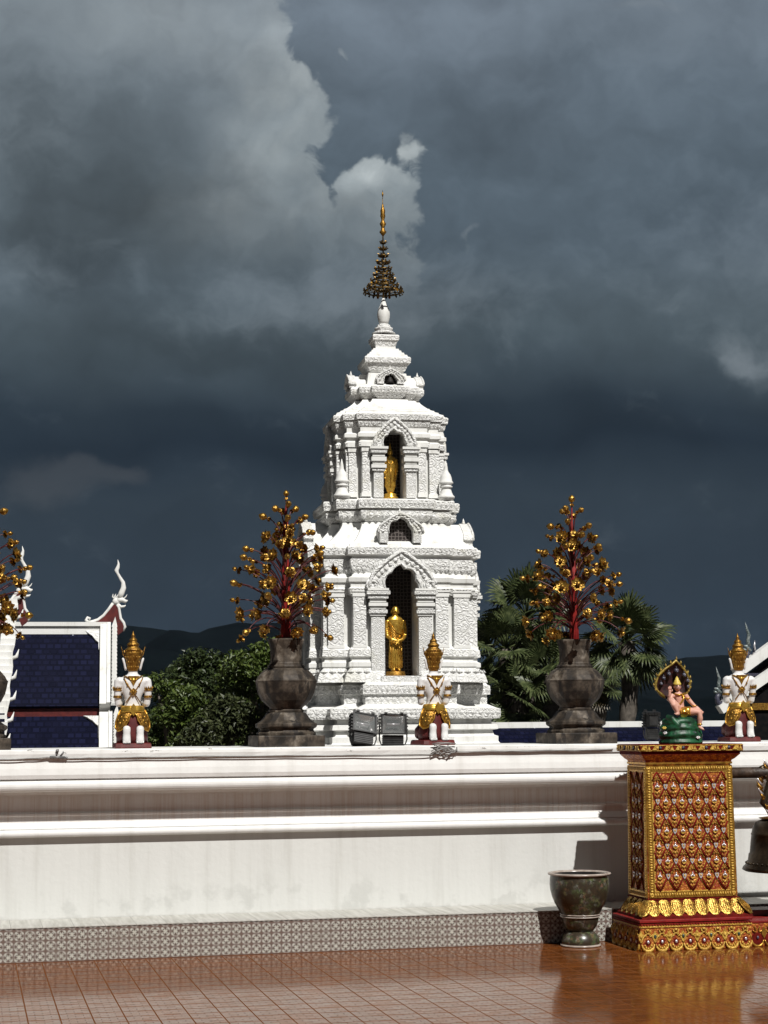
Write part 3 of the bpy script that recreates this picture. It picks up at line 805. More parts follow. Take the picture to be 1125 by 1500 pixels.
    cz = [(Zq(690), Zq(687), .03, 2), (Zq(686), Zq(681), .05, 0), (Zq(680), Zq(676.5), .02, 0), (Zq(676), Zq(670), .05, 0), (Zq(669), Zq(665), .025, 0), (Zq(664), Zq(659), .06, 2), (Zq(658.5), Zq(655), .08, 0)]
    mb = portico(17.5 * KM, Zq(655), Zq(628), 31 * KM, Zq(613), Zq(729), -77 * KM, .08, 14 * KM, cz, 'f')
    four(mb, 'niche_frame')
    mb = MB(); mb.box(-17.2 * KM, 17.2 * KM, -77 * KM + 48 * KM, -77 * KM + 50 * KM, ZB(728), ZB(629))
    four(mb, 'lattice_screen', [M['lattice']])
    # miniature stupas at the corners of the upper ledge
    mb = MB(); k = KM
    prof = [(11, 0), (11, 3), (12.5, 4), (12.5, 6), (10, 9), (8.5, 13), (7.5, 17), (6.5, 20), (9, 21), (9.5, 23), (8, 24), (8, 26), (10.5, 28), (10.5, 30), (9, 32), (8.2, 38), (6.5, 43), (4, 47), (3, 50), (2.4, 56), (.3, 66)]
    mb.lathe([(r * k, zz * k * .88) for r, zz in prof], 16, 0)
    first = None
    for sx, sy in ((-1, -1), (1, -1), (1, 1), (-1, 1)):
        if first is None:
            first = mb.build('corner_stupa', [M['plain']], R, (sx * 76 * k, sy * 76 * k, ZU(730.5) + zo))
        else:
            o = inst(first, R); o.location = (sx * 76 * k, sy * 76 * k, ZU(730.5) + zo)
    # --- upper roof and the small top tiers
    b = MB()
    tab = [(605, ex(UB, 4), 0)]
    for i in range(0, 8):
        t_ = i / 7; kk = 1 - (1 - t_) ** 1.4
        if 0 < i < 4: tab.append((603 - 18 * t_ + 1.2, tab[-1][1], 0))
        tab.append((603 - 18 * t_, tuple(a * (1 - kk) + c * kk for a, c in zip(ex(UB, 2), (48, 39, 26))), 0))
    tower(b, rowpx(tab)); bld(b, 'upper_roof')
    b = MB(); Q = (54, 44, 27); ZQ = lambda y: zf(y, 54)
    tower(b, rowpx([(586, ex(Q, -11), 0), (584, ex(Q, -9), 1), (578, ex(Q, -4), 1), (574.5, ex(Q, -2), 0), (574, ex(Q, 0), 1), (566, ex(Q, 1), 0), (564, ex(Q, -1), 0), (562, ex(Q, -13), 0), (545, ex(Q, -16), 0)]))
    petals(b, P_(*ex(Q, .5)), ZQ(573.5), ZQ(566.5), .06, .016, 2)
    petals(b, P_(*ex(Q, -6)), ZQ(582), ZQ(575.5), .08, .02, 1)
    bld(b, 'top_tier')
    yf = -45 * KM
    mb = dormer(10 * KM, ZQ(558), ZQ(547), 22 * KM, ZQ(541), ZQ(562.5), yf, .12, 14 * KM)
    four(mb, 'small_gable_niche')
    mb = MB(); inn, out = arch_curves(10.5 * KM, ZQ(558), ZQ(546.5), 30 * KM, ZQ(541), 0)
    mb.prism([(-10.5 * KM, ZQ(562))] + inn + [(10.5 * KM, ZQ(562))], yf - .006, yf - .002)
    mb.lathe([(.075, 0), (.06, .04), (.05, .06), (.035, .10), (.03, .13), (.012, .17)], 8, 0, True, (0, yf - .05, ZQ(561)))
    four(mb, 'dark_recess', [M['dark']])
    # square roof tiers under the bud
    b = MB(); s1 = lambda s: (s, s)
    def sq(tab): return [(zf(y, s), [s * KM, s * KM - 1e-4][:1] * 1, m) for y, s, m in tab]
    def sqt(tab):
        rs = [[(sx * s * KM, sy * s * KM, zf(y, s)) for sx, sy in ((-1, -1), (1, -1), (1, 1), (-1, 1))] for y, s, m in tab]
        b.rings(rs, 0, False, True, True, None, [r[2] for r in tab[:-1]])
    sqt([(546, 24, 0), (543, 27, 1), (533, 31, 1), (531.5, 32, 0), (531, 34, 1), (524, 34.5, 0), (522.5, 33, 0), (522, 30.5, 0), (519.5, 29.5, 0), (519.3, 26.5, 0), (516.5, 25.5, 0), (516.3, 22.8, 0), (513.5, 22, 0), (513.3, 19.5, 0), (511, 19, 0)])
    sqt([(511.5, 15, 0), (508, 15, 1), (500, 17.5, 1), (498.5, 18.5, 0), (498, 19.5, 1), (492, 20, 0), (490.5, 18.5, 0)])
    bld(b, 'roof_tiers')
    b = MB(); ang = PI / 8
    b.lathe([(r * KM, zf(y, 0)) for r, y in ((18, 490.6), (17, 489), (12, 486), (14, 484.5), (14, 482), (10, 480), (10.5, 478.5), (9, 477), (7, 476))], 16, 1)
    bld(b, 'lotus_base')
    b = MB(); b.lathe([(r * KM, zf(y, 0)) for r, y in ((6.6, 476), (8.0, 472), (9.3, 466), (9.6, 461), (8.8, 456), (7.2, 452), (5.2, 448), (3.6, 443), (1.8, 438))], 20, 0)
    bld(b, 'bud_finial')
    # --- golden tiered umbrella
    b = MB(); b.lathe([(r * KM, zf(y, 0)) for r, y in ((1.7, 440), (1.3, 400), (1.1, 352), (1., 340), (.7, 305), (.35, 280))], 8)
    bld(b, 'spire_rod', [M['darkgold']])
    rnd = random.Random(2)
    tiers = [(428, 27.5, 20, 7), (421, 21.5, 16, 6.6), (413, 17.5, 14, 6.2), (405, 14, 12, 5.8), (396, 11.5, 10, 5.4), (386, 9, 9, 5), (376, 6.8, 8, 4.6), (366, 5, 7, 4.2), (357, 3.4, 6, 3.8)]
    for y, r, n, s in tiers:
        b = MB(); zz = zf(y, 0); r *= KM; s *= KM
        b.tube([(r * math.cos(a), r * math.sin(a), zz) for a in [2 * PI * j / 28 for j in range(29)]], .016, 5, 0)
        for j in range(n):
            a = 2 * PI * (j + rnd.random() * .4) / n
            X = Matrix.Translation((r * math.cos(a), r * math.sin(a), zz)) @ rotz(a) @ Matrix.Rotation(rnd.uniform(-.5, .1), 4, 'Y') @ rotz(rnd.uniform(-.5, .5))
            for up in (1, -1) if y > 425 else (1,):
                h = s if up > 0 else -s * .8
                w_ = s * .33
                b.add([(0, 0, -h * .1), (.012, -w_, h * .35), (.02, -w_ * .6, h * .7), (.0, 0, h), (.02, w_ * .6, h * .7), (.012, w_, h * .35), (.045, 0, h * .42)], [(0, 1, 6), (1, 2, 6), (2, 3, 6), (3, 4, 6), (4, 5, 6), (5, 0, 6)], 2 if rnd.random() < .3 else 1, False, X)
            if j % 2 == 0: b.tube([(0, 0, zz), (r * math.cos(a), r * math.sin(a), zz)], .009, 4, 0)
        bld(b, 'umbrella_tier', [M['darkgold'], M['darkgold'], M['gold']], fix=False)
    b = MB()
    b.lathe([(r * KM, zf(y, 0)) for r, y in ((1., 347), (5.5, 341), (3, 338), (2.6, 334), (5, 329), (3, 326), (2.4, 323), (4, 318), (3.4, 314), (3.8, 310), (2.2, 306), (1.4, 302), (1.0, 300))], 12)
    b.lathe([(r * KM, zf(y, 0)) for r, y in ((.5, 290), (1.5, 286), (.5, 282))], 8)
    bld(b, 'spire_top', [M['goldo']])
    return R
CH = chedi()
def ch_world(x, d, z): # chedi coordinates (px right, px in front) to world
    v = rotz(CH_ROT) @ Vector((x * KM, -d * KM, 0)); return Vector((CH_C.x + v.x, CH_Y + v.y, z))

def monk():
    base = ch_world(-2, 84, zf(990, 119))
    R = empty('golden_monk_statue', base, CH_ROT + rad(4), 'golden standing monk statue with clasped hands in the lower niche of the chedi', 'statue')
    h = 1.10
    MB().lathe([(.165, 0), (.17, .03), (.155, .05), (.16, .075), (.145, .085)], 20, 0).build('pedestal', M['goldo'], R)
    b = MB(); z = .085
    S = [(.00, .115, .085), (.10, .118, .088), (.25, .112, .085), (.45, .104, .08), (.60, .115, .082), (.72, .135, .085), (.80, .142, .075), (.845, .105, .06), (.87, .05, .045), (.92, .045, .045)]
    b.rings([[(a * math.cos(2 * PI * i / 20), c * math.sin(2 * PI * i / 20), z + .05 + zz) for i in range(20)] for zz, a, c in S], 0, True)
    for sx in (-1, 1):
        b.tube([(sx * .045, -.01, z), (sx * .045, 0, z + .08)], [.035, .04], 8); b.ball((sx * .045, -.05, z + .02), (.035, .07, .025))
        b.tube([(sx * .135, 0, z + .84), (sx * .155, -.02, z + .70), (sx * .15, -.06, z + .58), (sx * .09, -.13, z + .52), (sx * .01, -.15, z + .50)], [.045, .042, .038, .030, .024], 8)
    b.ball((0, -.01, z + 1.0), (.062, .072, .085), 0, 14); b.ball((0, -.08, z + .985), (.014, .018, .02))
    for sx in (-1, 1): b.ball((sx * .063, 0, z + .985), (.012, .02, .035))
    remesh(b, 'body', M['goldb'], R, .009, 1)
    b = MB()
    for sx in (-1, 1):
        for k in range(5): b.tube([(sx * .03, -.155, z + .515 - k * .012), (-sx * .018, -.172 + k * .003, z + .505 - k * .013), (-sx * .04, -.16, z + .50 - k * .013)], [.009, .008, .005], 6)
    b.build('clasped_fingers', M['goldb'], R)
    b = MB()
    for k in range(7):
        t_ = k / 6
        b.tube([(-.13 + .06 * t_, -.06, z + .82 - .05 * k), (.0 + .05 * t_, -.092, z + .64 - .06 * k), (.11, -.06, z + .60 - .075 * k)], .009, 5)
    for k in range(6): b.tube([(-.09 + .036 * k, -.088 + .012 * abs(k - 2.5), z + .50), (-.10 + .04 * k, -.093 + .012 * abs(k - 2.5), z + .06)], .008, 5)
    b.build('robe_folds', M['gold'], R)
monk()
def buddha():
    base = ch_world(-1, 50, zf(728, 77))
    R = empty('golden_standing_figure', base, CH_ROT, 'slender golden standing image with a flared robe in the upper niche of the chedi', 'statue')
    MB().lathe([(.13, 0), (.135, .03), (.10, .05), (.115, .08), (.08, .10)], 20, 0).build('lotus_pedestal', M['goldb'], R)
    b = MB(); z = .10
    S = [(.0, .05, .045), (.10, .085, .04), (.12, .10, .042), (.25, .095, .042), (.40, .078, .048), (.50, .085, .05), (.58, .10, .05), (.61, .085, .045), (.635, .035, .035), (.67, .03, .03)]
    b.rings([[(a * math.cos(2 * PI * i / 18), c * math.sin(2 * PI * i / 18), z + zz) for i in range(18)] for zz, a, c in S], 0, True)
    for sx in (-1, 1): b.tube([(sx * .095, 0, z + .59), (sx * .115, 0, z + .45), (sx * .10, -.03, z + .33), (sx * .085, -.02, z + .27)], [.03, .026, .02, .014], 8)
    b.ball((0, -.005, z + .72), (.043, .048, .06), 0, 12); b.ball((0, 0, z + .78), (.026, .026, .03)); b.ball((0, -.05, z + .715), (.008, .012, .014))
    for sx in (-1, 1): b.ball((sx * .043, 0, z + .70), (.007, .012, .03))
    b.lathe([(.02, 0), (.015, .04), (.003, .09)], 8, 0, True, (0, 0, z + .79))
    remesh(b, 'body', M['goldb'], R, .009, 1)
    b = MB()
    for sx in (-1, 1):
        for k in range(5): b.tube([(sx * (.078 + .006 * k), -.022, z + .275), (sx * (.074 + .006 * k), -.024, z + .235 - .004 * (2 - abs(k - 2)))], [.006, .003], 5)
    b.tube([(-.07, -.04, z + .58), (-.02, -.056, z + .5), (.02, -.056, z + .5), (.07, -.04, z + .58)], .007, 5)
    b.tube([(0, -.055, z + .5), (0, -.055, z + .12)], .010, 5)
    b.build('robe_edges', M['gold'], R)
buddha()

# ------------------------------------------------------------------ things on the wall
URN_Y = 13.86
def urn_proto():
    R = empty('stone_urn', (0, 0, 0))
    k = .98e-3
    def lat(pr, n, name):
        b = MB(); b.lathe([(r * k, h * k) for r, h in pr], n, 0, False, rot=PI / n); return b.build(name, M['stone'], R, bevel=.004)
    b = MB(); b.box(-.258, .258, -.258, .258, 0, .088); b.build('square_base', M['stone'], R, bevel=.006)
    lat([(235, 88), (238, 112), (222, 120), (218, 140), (238, 150), (246, 160), (246, 182), (226, 190), (196, 212), (172, 246), (160, 264), (156, 270)], 12, 'foot')
    lat([(140, 270), (142, 290), (130, 296), (132, 308), (150, 322), (196, 366), (226, 424), (240, 486), (244, 510), (247, 514), (247, 521), (240, 526), (222, 558), (190, 594), (162, 614), (150, 620)], 12, 'bowl')
    b = MB(); pr = [(146, 620), (150, 630), (146, 642), (134, 646), (134, 656), (128, 664), (124, 720), (126, 770), (136, 812), (144, 838), (144, 852), (118, 853), (108, 800), (100, 700)]
    b.lathe([(r * k, h * k) for r, h in pr], 12, 0, False, rot=PI / 12); b.build('neck', M['stone'], R, bevel=.003)
    return R

def flower_mesh(kind):
    b = MB()
    def petal(a, tilt, L, w, m=0, z0=0., cup=.35):
        X = rotz(a) @ Matrix.Rotation(-tilt, 4, 'Y')
        vs = [(0, 0, 0), (L * .35, -w, L * .06), (L * .72, -w * .85, L * cup * .45), (L, 0, L * cup), (L * .72, w * .85, L * cup * .45), (L * .35, w, L * .06), (L * .55, 0, -L * .06)]
        vs = [(x, y, z + z0) for x, y, z in vs]
        b.add(vs, [(0, 1, 6), (1, 2, 6), (2, 3, 6), (3, 4, 6), (4, 5, 6), (5, 0, 6)], m, True, X)
    if kind == 'bud':
        b.lathe([(.004, 0), (.014, .006), (.022, .018), (.0235, .028), (.019, .040), (.009, .050), (.002, .055)], 10, 0)
        for j in range(5): petal(j * 2 * PI / 5, -rad(62), .030, .011, 1, 0, .1)
    elif kind == 'open':
        for j in range(8): petal(j * PI / 4, -rad(12), .038, .014, 0)
        for j in range(7): petal(j * 2 * PI / 7 + .3, -rad(38), .030, .011, 1, .003)
        for j in range(5): petal(j * 2 * PI / 5, -rad(64), .024, .009, 0, .006)
        b.lathe([(.002, 0), (.012, .004), (.013, .014), (.002, .018)], 8, 0)
    else:
        for j in range(6): petal(j * PI / 3, -rad(42), .036, .016, 0, 0, .2)
        for j in range(5): petal(j * 2 * PI / 5 + .3, -rad(62), .034, .014, 1, .002, .15)
        b.lathe([(.002, 0), (.013, .005), (.012, .02), (.002, .03)], 8, 0)
    return b.mesh({'bud': 'gold_bud', 'open': 'gold_flower', 'half': 'gold_flower'}[kind], [M['flower'], M['goldo']])
FLW = {k: flower_mesh(k) for k in ('bud', 'open', 'half')}

def flower_tree(loc, seed, label, rot0=0.):
    R = empty('gold_flower_tree', loc, 0, label, 'ornamental tree', 'gilded flower trees in the wall urns')
    rnd = random.Random(seed)
    Ht = 1.19
    b = MB()
    for j in range(9):
        a = 2 * PI * j / 9 + rnd.random() * .3; r = .026; top = Ht * rnd.uniform(.55, .86)
        b.tube([(r * math.cos(a), r * math.sin(a), -.12), (r * math.cos(a), r * math.sin(a), .1), (r * .8 * math.cos(a), r * .8 * math.sin(a), top * .55), (r * .35 * math.cos(a), r * .35 * math.sin(a), top)], [.015, .014, .011, .006], 6)
    b.tube([(0, 0, -.12), (0, 0, .5), (0, 0, .9), (.004, 0, Ht - .04)], [.026, .02, .011, .004], 8)
    b.build('trunk', M['red'], R)
    # rows: (height where the flowers hang, radius, count, height of attachment, kind)
    rows = [(1.06, .075, 4, .93, 'bud'), (.965, .14, 5, .80, 'bud'), (.905, .05, 3, .80, 'half'), (.855, .20, 6, .66, 'mix'), (.80, .085, 3, .66, 'open'), (.755, .27, 7, .54, 'mix'), (.68, .14, 4, .50, 'open'),
            (.655, .31, 8, .42, 'mix'), (.575, .19, 5, .36, 'mix'), (.555, .355, 8, .32, 'mix'), (.465, .24, 5, .26, 'mix'), (.455, .37, 8, .24, 'mix'), (.34, .20, 5, .17, 'open'), (.345, .375, 7, .17, 'mix'), (.235, .30, 5, .15, 'open'), (.215, .39, 6, .15, 'mix'), (.085, .22, 5, .12, 'open'), (.06, .36, 5, .11, 'mix')]
    cnt = 0
    def flower(par, p, dirv, kind):
        o = bpy.data.objects.new('gold_bud' if kind == 'bud' else 'gold_flower', FLW[kind]); COL.objects.link(o); o.parent = par
        q = dirv.to_track_quat('Z', 'Y'); s = rnd.uniform(1.12, 1.5) * (.86 if kind == 'bud' else 1.08)
        o.matrix_local = Matrix.Translation(p) @ q.to_matrix().to_4x4() @ rotz(rnd.random() * 6) @ Matrix.Diagonal((s, s, s, 1))
    o = MB().tube([(.004, 0, Ht - .08), (.004, 0, Ht - .03)], .0045, 5).build('branch', M['branch'], R); flower(o, Vector((.004, 0, Ht - .035)), Vector((0, 0, 1)), 'bud')
    for h, r, n, ha, kd in rows:
        off = rnd.random() * 6 + rot0
        for j in range(n):
            a = off + 2 * PI * (j + rnd.uniform(-.28, .28)) / n
            rr = r * rnd.uniform(.88, 1.1); hh = h + rnd.uniform(-.025, .025)
            c, s = math.cos(a), math.sin(a)
            droop = max(0., .45 - h) * .35 + .015
            p0 = Vector((c * .018, s * .018, ha + rnd.uniform(-.03, .03)))
            up = hh - p0.z
            p1 = Vector((c * rr * .30, s * rr * .30, p0.z + max(.06, up * .55 + droop * .8)))
            p2 = Vector((c * rr * .75, s * rr * .75, max(hh, p0.z) + droop * .55))
            p3 = Vector((c * rr, s * rr, hh))
            pts = []
            for i in range(9):
                u = i / 8; pts.append(p0 * (1 - u) ** 3 + p1 * 3 * u * (1 - u) ** 2 + p2 * 3 * u * u * (1 - u) + p3 * u ** 3)
            br = MB().tube(pts, [.0062 - .0026 * i / 8 for i in range(9)], 5).build('branch', M['branch'], R)
            k = kd if kd != 'mix' else rnd.choice(['bud', 'half', 'half', 'open'])
            d = (pts[-1] - pts[-3]).normalized() + Vector((c * .5, s * .5, .15 if h > .3 else -.05)) + Vector((rnd.uniform(-.3, .3), rnd.uniform(-.5, .1), rnd.uniform(-.2, .3)))
            flower(br, pts[-1], d.normalized(), k)
    return R
u0_ = urn_proto()
uz = WALL_TOP - .002
for i, (ux, lab) in enumerate(((.075, 'weathered stone urn cut off by the left edge of the photo'), (2.43, 'weathered dark stone urn on the wall beside the chedi, left of the two floodlights'), (4.80, 'weathered stone urn with pale peeling patches, on the wall in front of the palms'))):
    u = u0_ if i == 0 else copy_tree(u0_)
    u.location = (ux, URN_Y, uz); tag(u, lab, 'urn', 'stone urns on the wall')
    flower_tree((ux, URN_Y, uz + .80), 21 + i * 7, ('gilded metal flower tree cut off by the left edge, before the blue roof', 'gilded flower tree with red stems overlapping the left side of the white chedi', 'gilded flower tree with red stems standing before the fan palms')[i], i * .4)

def deity():
    R = empty('kneeling_statue', (0, 0, 0)); S = .93e-3
    def v(x, y, z): return (x * S, y * S, z * S)
    b = MB(); pts = []
    for z_, rx, ry in ((0, 150, 150), (12, 152, 152), (40, 146, 146), (46, 138, 138)):
        pts.append([v(rx * max(-1, min(1, 1.35 * math.cos(2 * PI * i / 24))), 40 + ry * max(-1, min(1, 1.35 * math.sin(2 * PI * i / 24))), z_) for i in range(24)])
    b.rings(pts, 0, False); b.build('plinth', M['dred'], R)
    # white body: torso, arms, neck, head fused
    b = MB()
    T = [(318, 80, 60, 10), (360, 64, 52, 8), (400, 66, 50, 4), (450, 84, 56, 0), (500, 96, 60, 0), (545, 112, 60, 0), (570, 104, 54, 2), (590, 70, 44, 4), (602, 42, 38, 4), (630, 37, 36, 6), (650, 38, 38, 10)]
    b.rings([[v(a * math.cos(2 * PI * i / 24), y + c * math.sin(2 * PI * i / 24), z_) for i in range(24)] for z_, a, c, y in T], 0, True)
    b.ball(v(0, 24, 690), [50 * S, 56 * S, 66 * S], 0, 14)
    b.ball(v(0, 80, 676), [9 * S, 14 * S, 16 * S])
    for sx in (-1, 1):
        b.ball(v(sx * 110, 0, 546), [38 * S, 42 * S, 36 * S], 0, 12)
        b.tube([v(sx * 116, 0, 556), v(sx * 124, -4, 500), v(sx * 124, 0, 430), v(sx * 116, 14, 365), v(sx * 112, 30, 352)], [35 * S, 33 * S, 29 * S, 29 * S, 25 * S], 12)
        b.ball(v(sx * 114, 18, 368), [30 * S, 33 * S, 31 * S], 0, 12)
        b.tube([v(sx * 112, 30, 358), v(sx * 80, 100, 400), v(sx * 34, 135, 455), v(sx * 12, 140, 480)], [28 * S, 24 * S, 18 * S, 13 * S], 10)
    remesh(b, 'body', M['stat'], R, .0075, 3)
    # pressed hands in front: five fingers each
    b = MB()
    for sx in (-1, 1):
        b.ball(v(sx * 9, 140, 500), [9 * S, 20 * S, 26 * S], 0, 8)
        for k, (yy, L) in enumerate(((122, 60), (134, 74), (146, 80), (158, 70))): b.tube([v(sx * 9, yy, 515), v(sx * 6, yy - 2, 515 + L * .6), v(sx * 4, yy - 6, 515 + L)], [6 * S, 5.5 * S, 3.5 * S], 6)
        b.tube([v(sx * 12, 118, 492), v(sx * 10, 104, 515), v(sx * 7, 102, 535)], [6.5 * S, 5.5 * S, 3.5 * S], 6)
    b.build('pressed_hands', M['stat'], R)
    # ears
    for sx in (-1, 1):
        b = MB(); b.tube([v(sx * 56, 10, 636), v(sx * 62, 6, 655), v(sx * 70, 2, 690), v(sx * 80, -2, 724), v(sx * 85, 0, 736)], [9 * S, 10 * S, 9 * S, 10 * S, 6 * S], 8); b.build('ear', M['stat'], R)
    # crown
    b = MB()
    b.lathe([v(r, 0, z_)[::2] for r, z_ in ((38, 628), (43, 640), (52, 680), (62, 725), (71, 768), (76, 780), (70, 785), (62, 786), (62, 790), (68, 796), (66, 806), (56, 814), (44, 828), (46, 834), (52, 840), (48, 852), (36, 862), (29, 872), (34, 880), (29, 890), (18, 900), (14, 906), (17, 914), (13, 926), (5, 944), (1, 960))], 20, 0, True, (0, 2 * S, 0))
    for k in range(16):
        a = 2 * PI * k / 16
        for zz, rr in ((660, 47), (700, 56), (740, 65)):
            b.ball(v(rr * math.cos(a), 2 + rr * math.sin(a), zz), [5 * S, 5 * S, 11 * S], 0, 6)
    for k in range(10):
        a = 2 * PI * k / 10; b.prism([(-10 * S, 0), (10 * S, 0), (0, 24 * S)], -.002, .002, 0, Matrix.Translation(v(72 * math.cos(a), 2 + 72 * math.sin(a), 775)) @ rotz(a + PI / 2))
    b.build('crown', M['goldo'], R)
    for sx in (-1, 1):
        b = MB(); b.tube([v(sx * 66, 4, 745), v(sx * 84, 0, 770), v(sx * 90, 0, 800), v(sx * 98, -2, 832)], [10 * S, 9 * S, 6 * S, 1 * S], 6, flat=.6); b.build('crown_wing', M['goldo'], R)
    # collar, crossing straps, armlets
    b = MB()
    for sx in (-1, 1): b.tube([v(sx * 74, -26, 590), v(sx * 50, -46, 580), v(sx * 22, -58, 562), v(0, -61, 546)], [8 * S, 10 * S, 12 * S, 12 * S], 6, flat=.5)
    b.prism([(-46 * S, 588 * S), (46 * S, 588 * S), (20 * S, 545 * S), (0, 505 * S), (-20 * S, 545 * S)], -66 * S, -50 * S)
    b.ball(v(0, -64, 552), [20 * S, 9 * S, 20 * S], 0, 8)
    b.build('collar', M['gold'], R)
    b = MB()
    for sx in (-1, 1):
        b.tube([v(sx * 78, -44, 578), v(sx * 58, -57, 535), v(sx * 30, -61, 490), v(0, -60, 452), v(-sx * 30, -56, 415), v(-sx * 58, -42, 372)], 4.5 * S, 6)
        b.ball(v(sx * 48, -60, 516), [8 * S, 6 * S, 14 * S], 0, 6, rotz(0))
    b.prism([(-32 * S, 462 * S), (0, 492 * S), (32 * S, 462 * S), (14 * S, 445 * S), (0, 428 * S), (-14 * S, 445 * S)], -69 * S, -50 * S)
    b.ball(v(0, -68, 460), [14 * S, 8 * S, 14 * S], 0, 8)
    b.build('crossed_straps', M['goldo'], R)
    for sx in (-1, 1):
        for zz, r_ in ((478, 38), (420, 34.5)):
            b = MB(); c = v(sx * 124, -1, zz)
            b.lathe([((r_ - 4) * S, -10 * S), (r_ * S, -9 * S), (r_ * S, -4 * S), ((r_ - 2) * S, 0), (r_ * S, 4 * S), (r_ * S, 9 * S), ((r_ - 4) * S, 10 * S)], 16, 0, True, c)
            if zz > 450:
                for k in range(9):
                    a = -PI + k * PI / 8; b.prism([(-8 * S, 0), (8 * S, 0), (0, (24 if k == 4 else 17) * S)], -.0015, .0015, 0, Matrix.Translation(Vector(c) + Vector((r_ * S * math.cos(a), r_ * S * math.sin(a), 8 * S))) @ rotz(a + PI / 2))
            b.build('armlet', M['goldo'], R)
    # skirt, belt, flaps
    b = MB()
    rs = []
    for z_, a, c, y in ((46, 128, 120, 30), (100, 128, 122, 30), (180, 122, 112, 26), (240, 108, 96, 16), (290, 96, 80, 10), (335, 82, 64, 8)):
        rs.append([v(a * math.cos(2 * PI * i / 28), y + c * math.sin(2 * PI * i / 28) * (1 if math.sin(2 * PI * i / 28) > 0 else .92), z_) for i in range(28)])
    b.rings(rs, 0, True)
    for sx in (-1, 1): b.tube([v(sx * 60, 40, 150), v(sx * 70, 130, 110), v(sx * 72, 165, 75)], [66 * S, 58 * S, 40 * S], 10)
    b.build('maroon_skirt', M['dred'], R)
    b = MB()
    b.rings([[v((a) * math.cos(2 * PI * i / 28), 8 + c * math.sin(2 * PI * i / 28), z_) for i in range(28)] for z_, a, c in ((292, 100, 86), (300, 104, 90), (316, 98, 82), (330, 97, 80), (344, 90, 74), (348, 84, 66))], 0, True)
    b.prism([(0, 262 * S), (26 * S, 300 * S), (18 * S, 340 * S), (0, 364 * S), (-18 * S, 340 * S), (-26 * S, 300 * S)], -92 * S, -70 * S)
    b.build('belt', M['goldb'], R)
    for sx in (-1, 1):
        b = MB(); ol = [(4, 300), (30, 262), (38, 228), (58, 200), (72, 172), (98, 150), (122, 142), (140, 168), (138, 215), (122, 262), (102, 312)]
        n = len(ol); rs = []
        def ont(x, z_, pr): # place the flap on the round of the skirt
            zz = max(46, min(335, z_)); aa = 82 + (335 - zz) * .235; c_ = min(.98, abs(x) / (aa + 14)); return v(sx * x, 18 - (aa * .94 + pr) * math.sqrt(1 - c_ * c_), z_)
        import itertools
        cen = (82, 232)
        vs = [ont(x, z_, 6) for x, z_ in ol] + [ont(cen[0] + (x - cen[0]) * .55, cen[1] + (z_ - cen[1]) * .55, 16) for x, z_ in ol] + [ont(*cen, 18)] + [ont(x, z_, -14) for x, z_ in ol]
        fs = [(i, (i + 1) % n, n + (i + 1) % n, n + i) for i in range(n)] + [(n + i, n + (i + 1) % n, 2 * n) for i in range(n)] + [(i, (i + 1) % n, 2 * n + 1 + (i + 1) % n, 2 * n + 1 + i) for i in range(n)]
        b.add(vs, fs, 0, True)
        b.tube([ont(x, z_, 9) for x, z_ in ol], 7 * S, 6, 1)
        for (x, z_) in ((60, 250), (80, 225), (104, 205), (92, 255), (114, 232)): b.ball(ont(x, z_, 17), [10 * S, 6 * S, 10 * S], 1, 6)
        b.build('skirt_flap', [M['goldo'], M['gold']], R)
    # upturned soles
    for sx in (-1, 1):
        b = MB(); cx_ = sx * 54
        b.rings([[v(cx_ + a * math.cos(2 * PI * i / 16), -92 + y + c * math.sin(2 * PI * i / 16), z_) for i in range(16)] for z_, a, c, y in ((46, 30, 24, 0), (60, 33, 30, -4), (90, 32, 26, 2), (125, 29, 26, 0), (155, 31, 30, -4), (172, 28, 28, 0), (182, 18, 18, 4), (185, 7, 8, 6))], 0, True)
        for k in range(5): b.ball(v(cx_ + (k - 2) * 12, -110, 52), [7 * S, 12 * S, 10 * S], 0, 8)
        b.build('sole', M['stat'], R)
    return R
d0_ = deity()
for i, (dx, rz_, lab) in enumerate(((1.238, 0., 'white kneeling statue seen from behind, beside the blue roof at the left'), (3.605, .16, 'white kneeling statue seen from behind, right of the floodlights before the chedi'), (6.20, -.02, 'white kneeling statue seen from behind, at the right edge beyond the gilded pedestal'))):
    d = d0_ if i == 0 else copy_tree(d0_)
    d.location = (dx, 13.80, uz); d.rotation_euler = (0, 0, rz_); tag(d, lab, 'statue', 'kneeling deity statues on the wall')

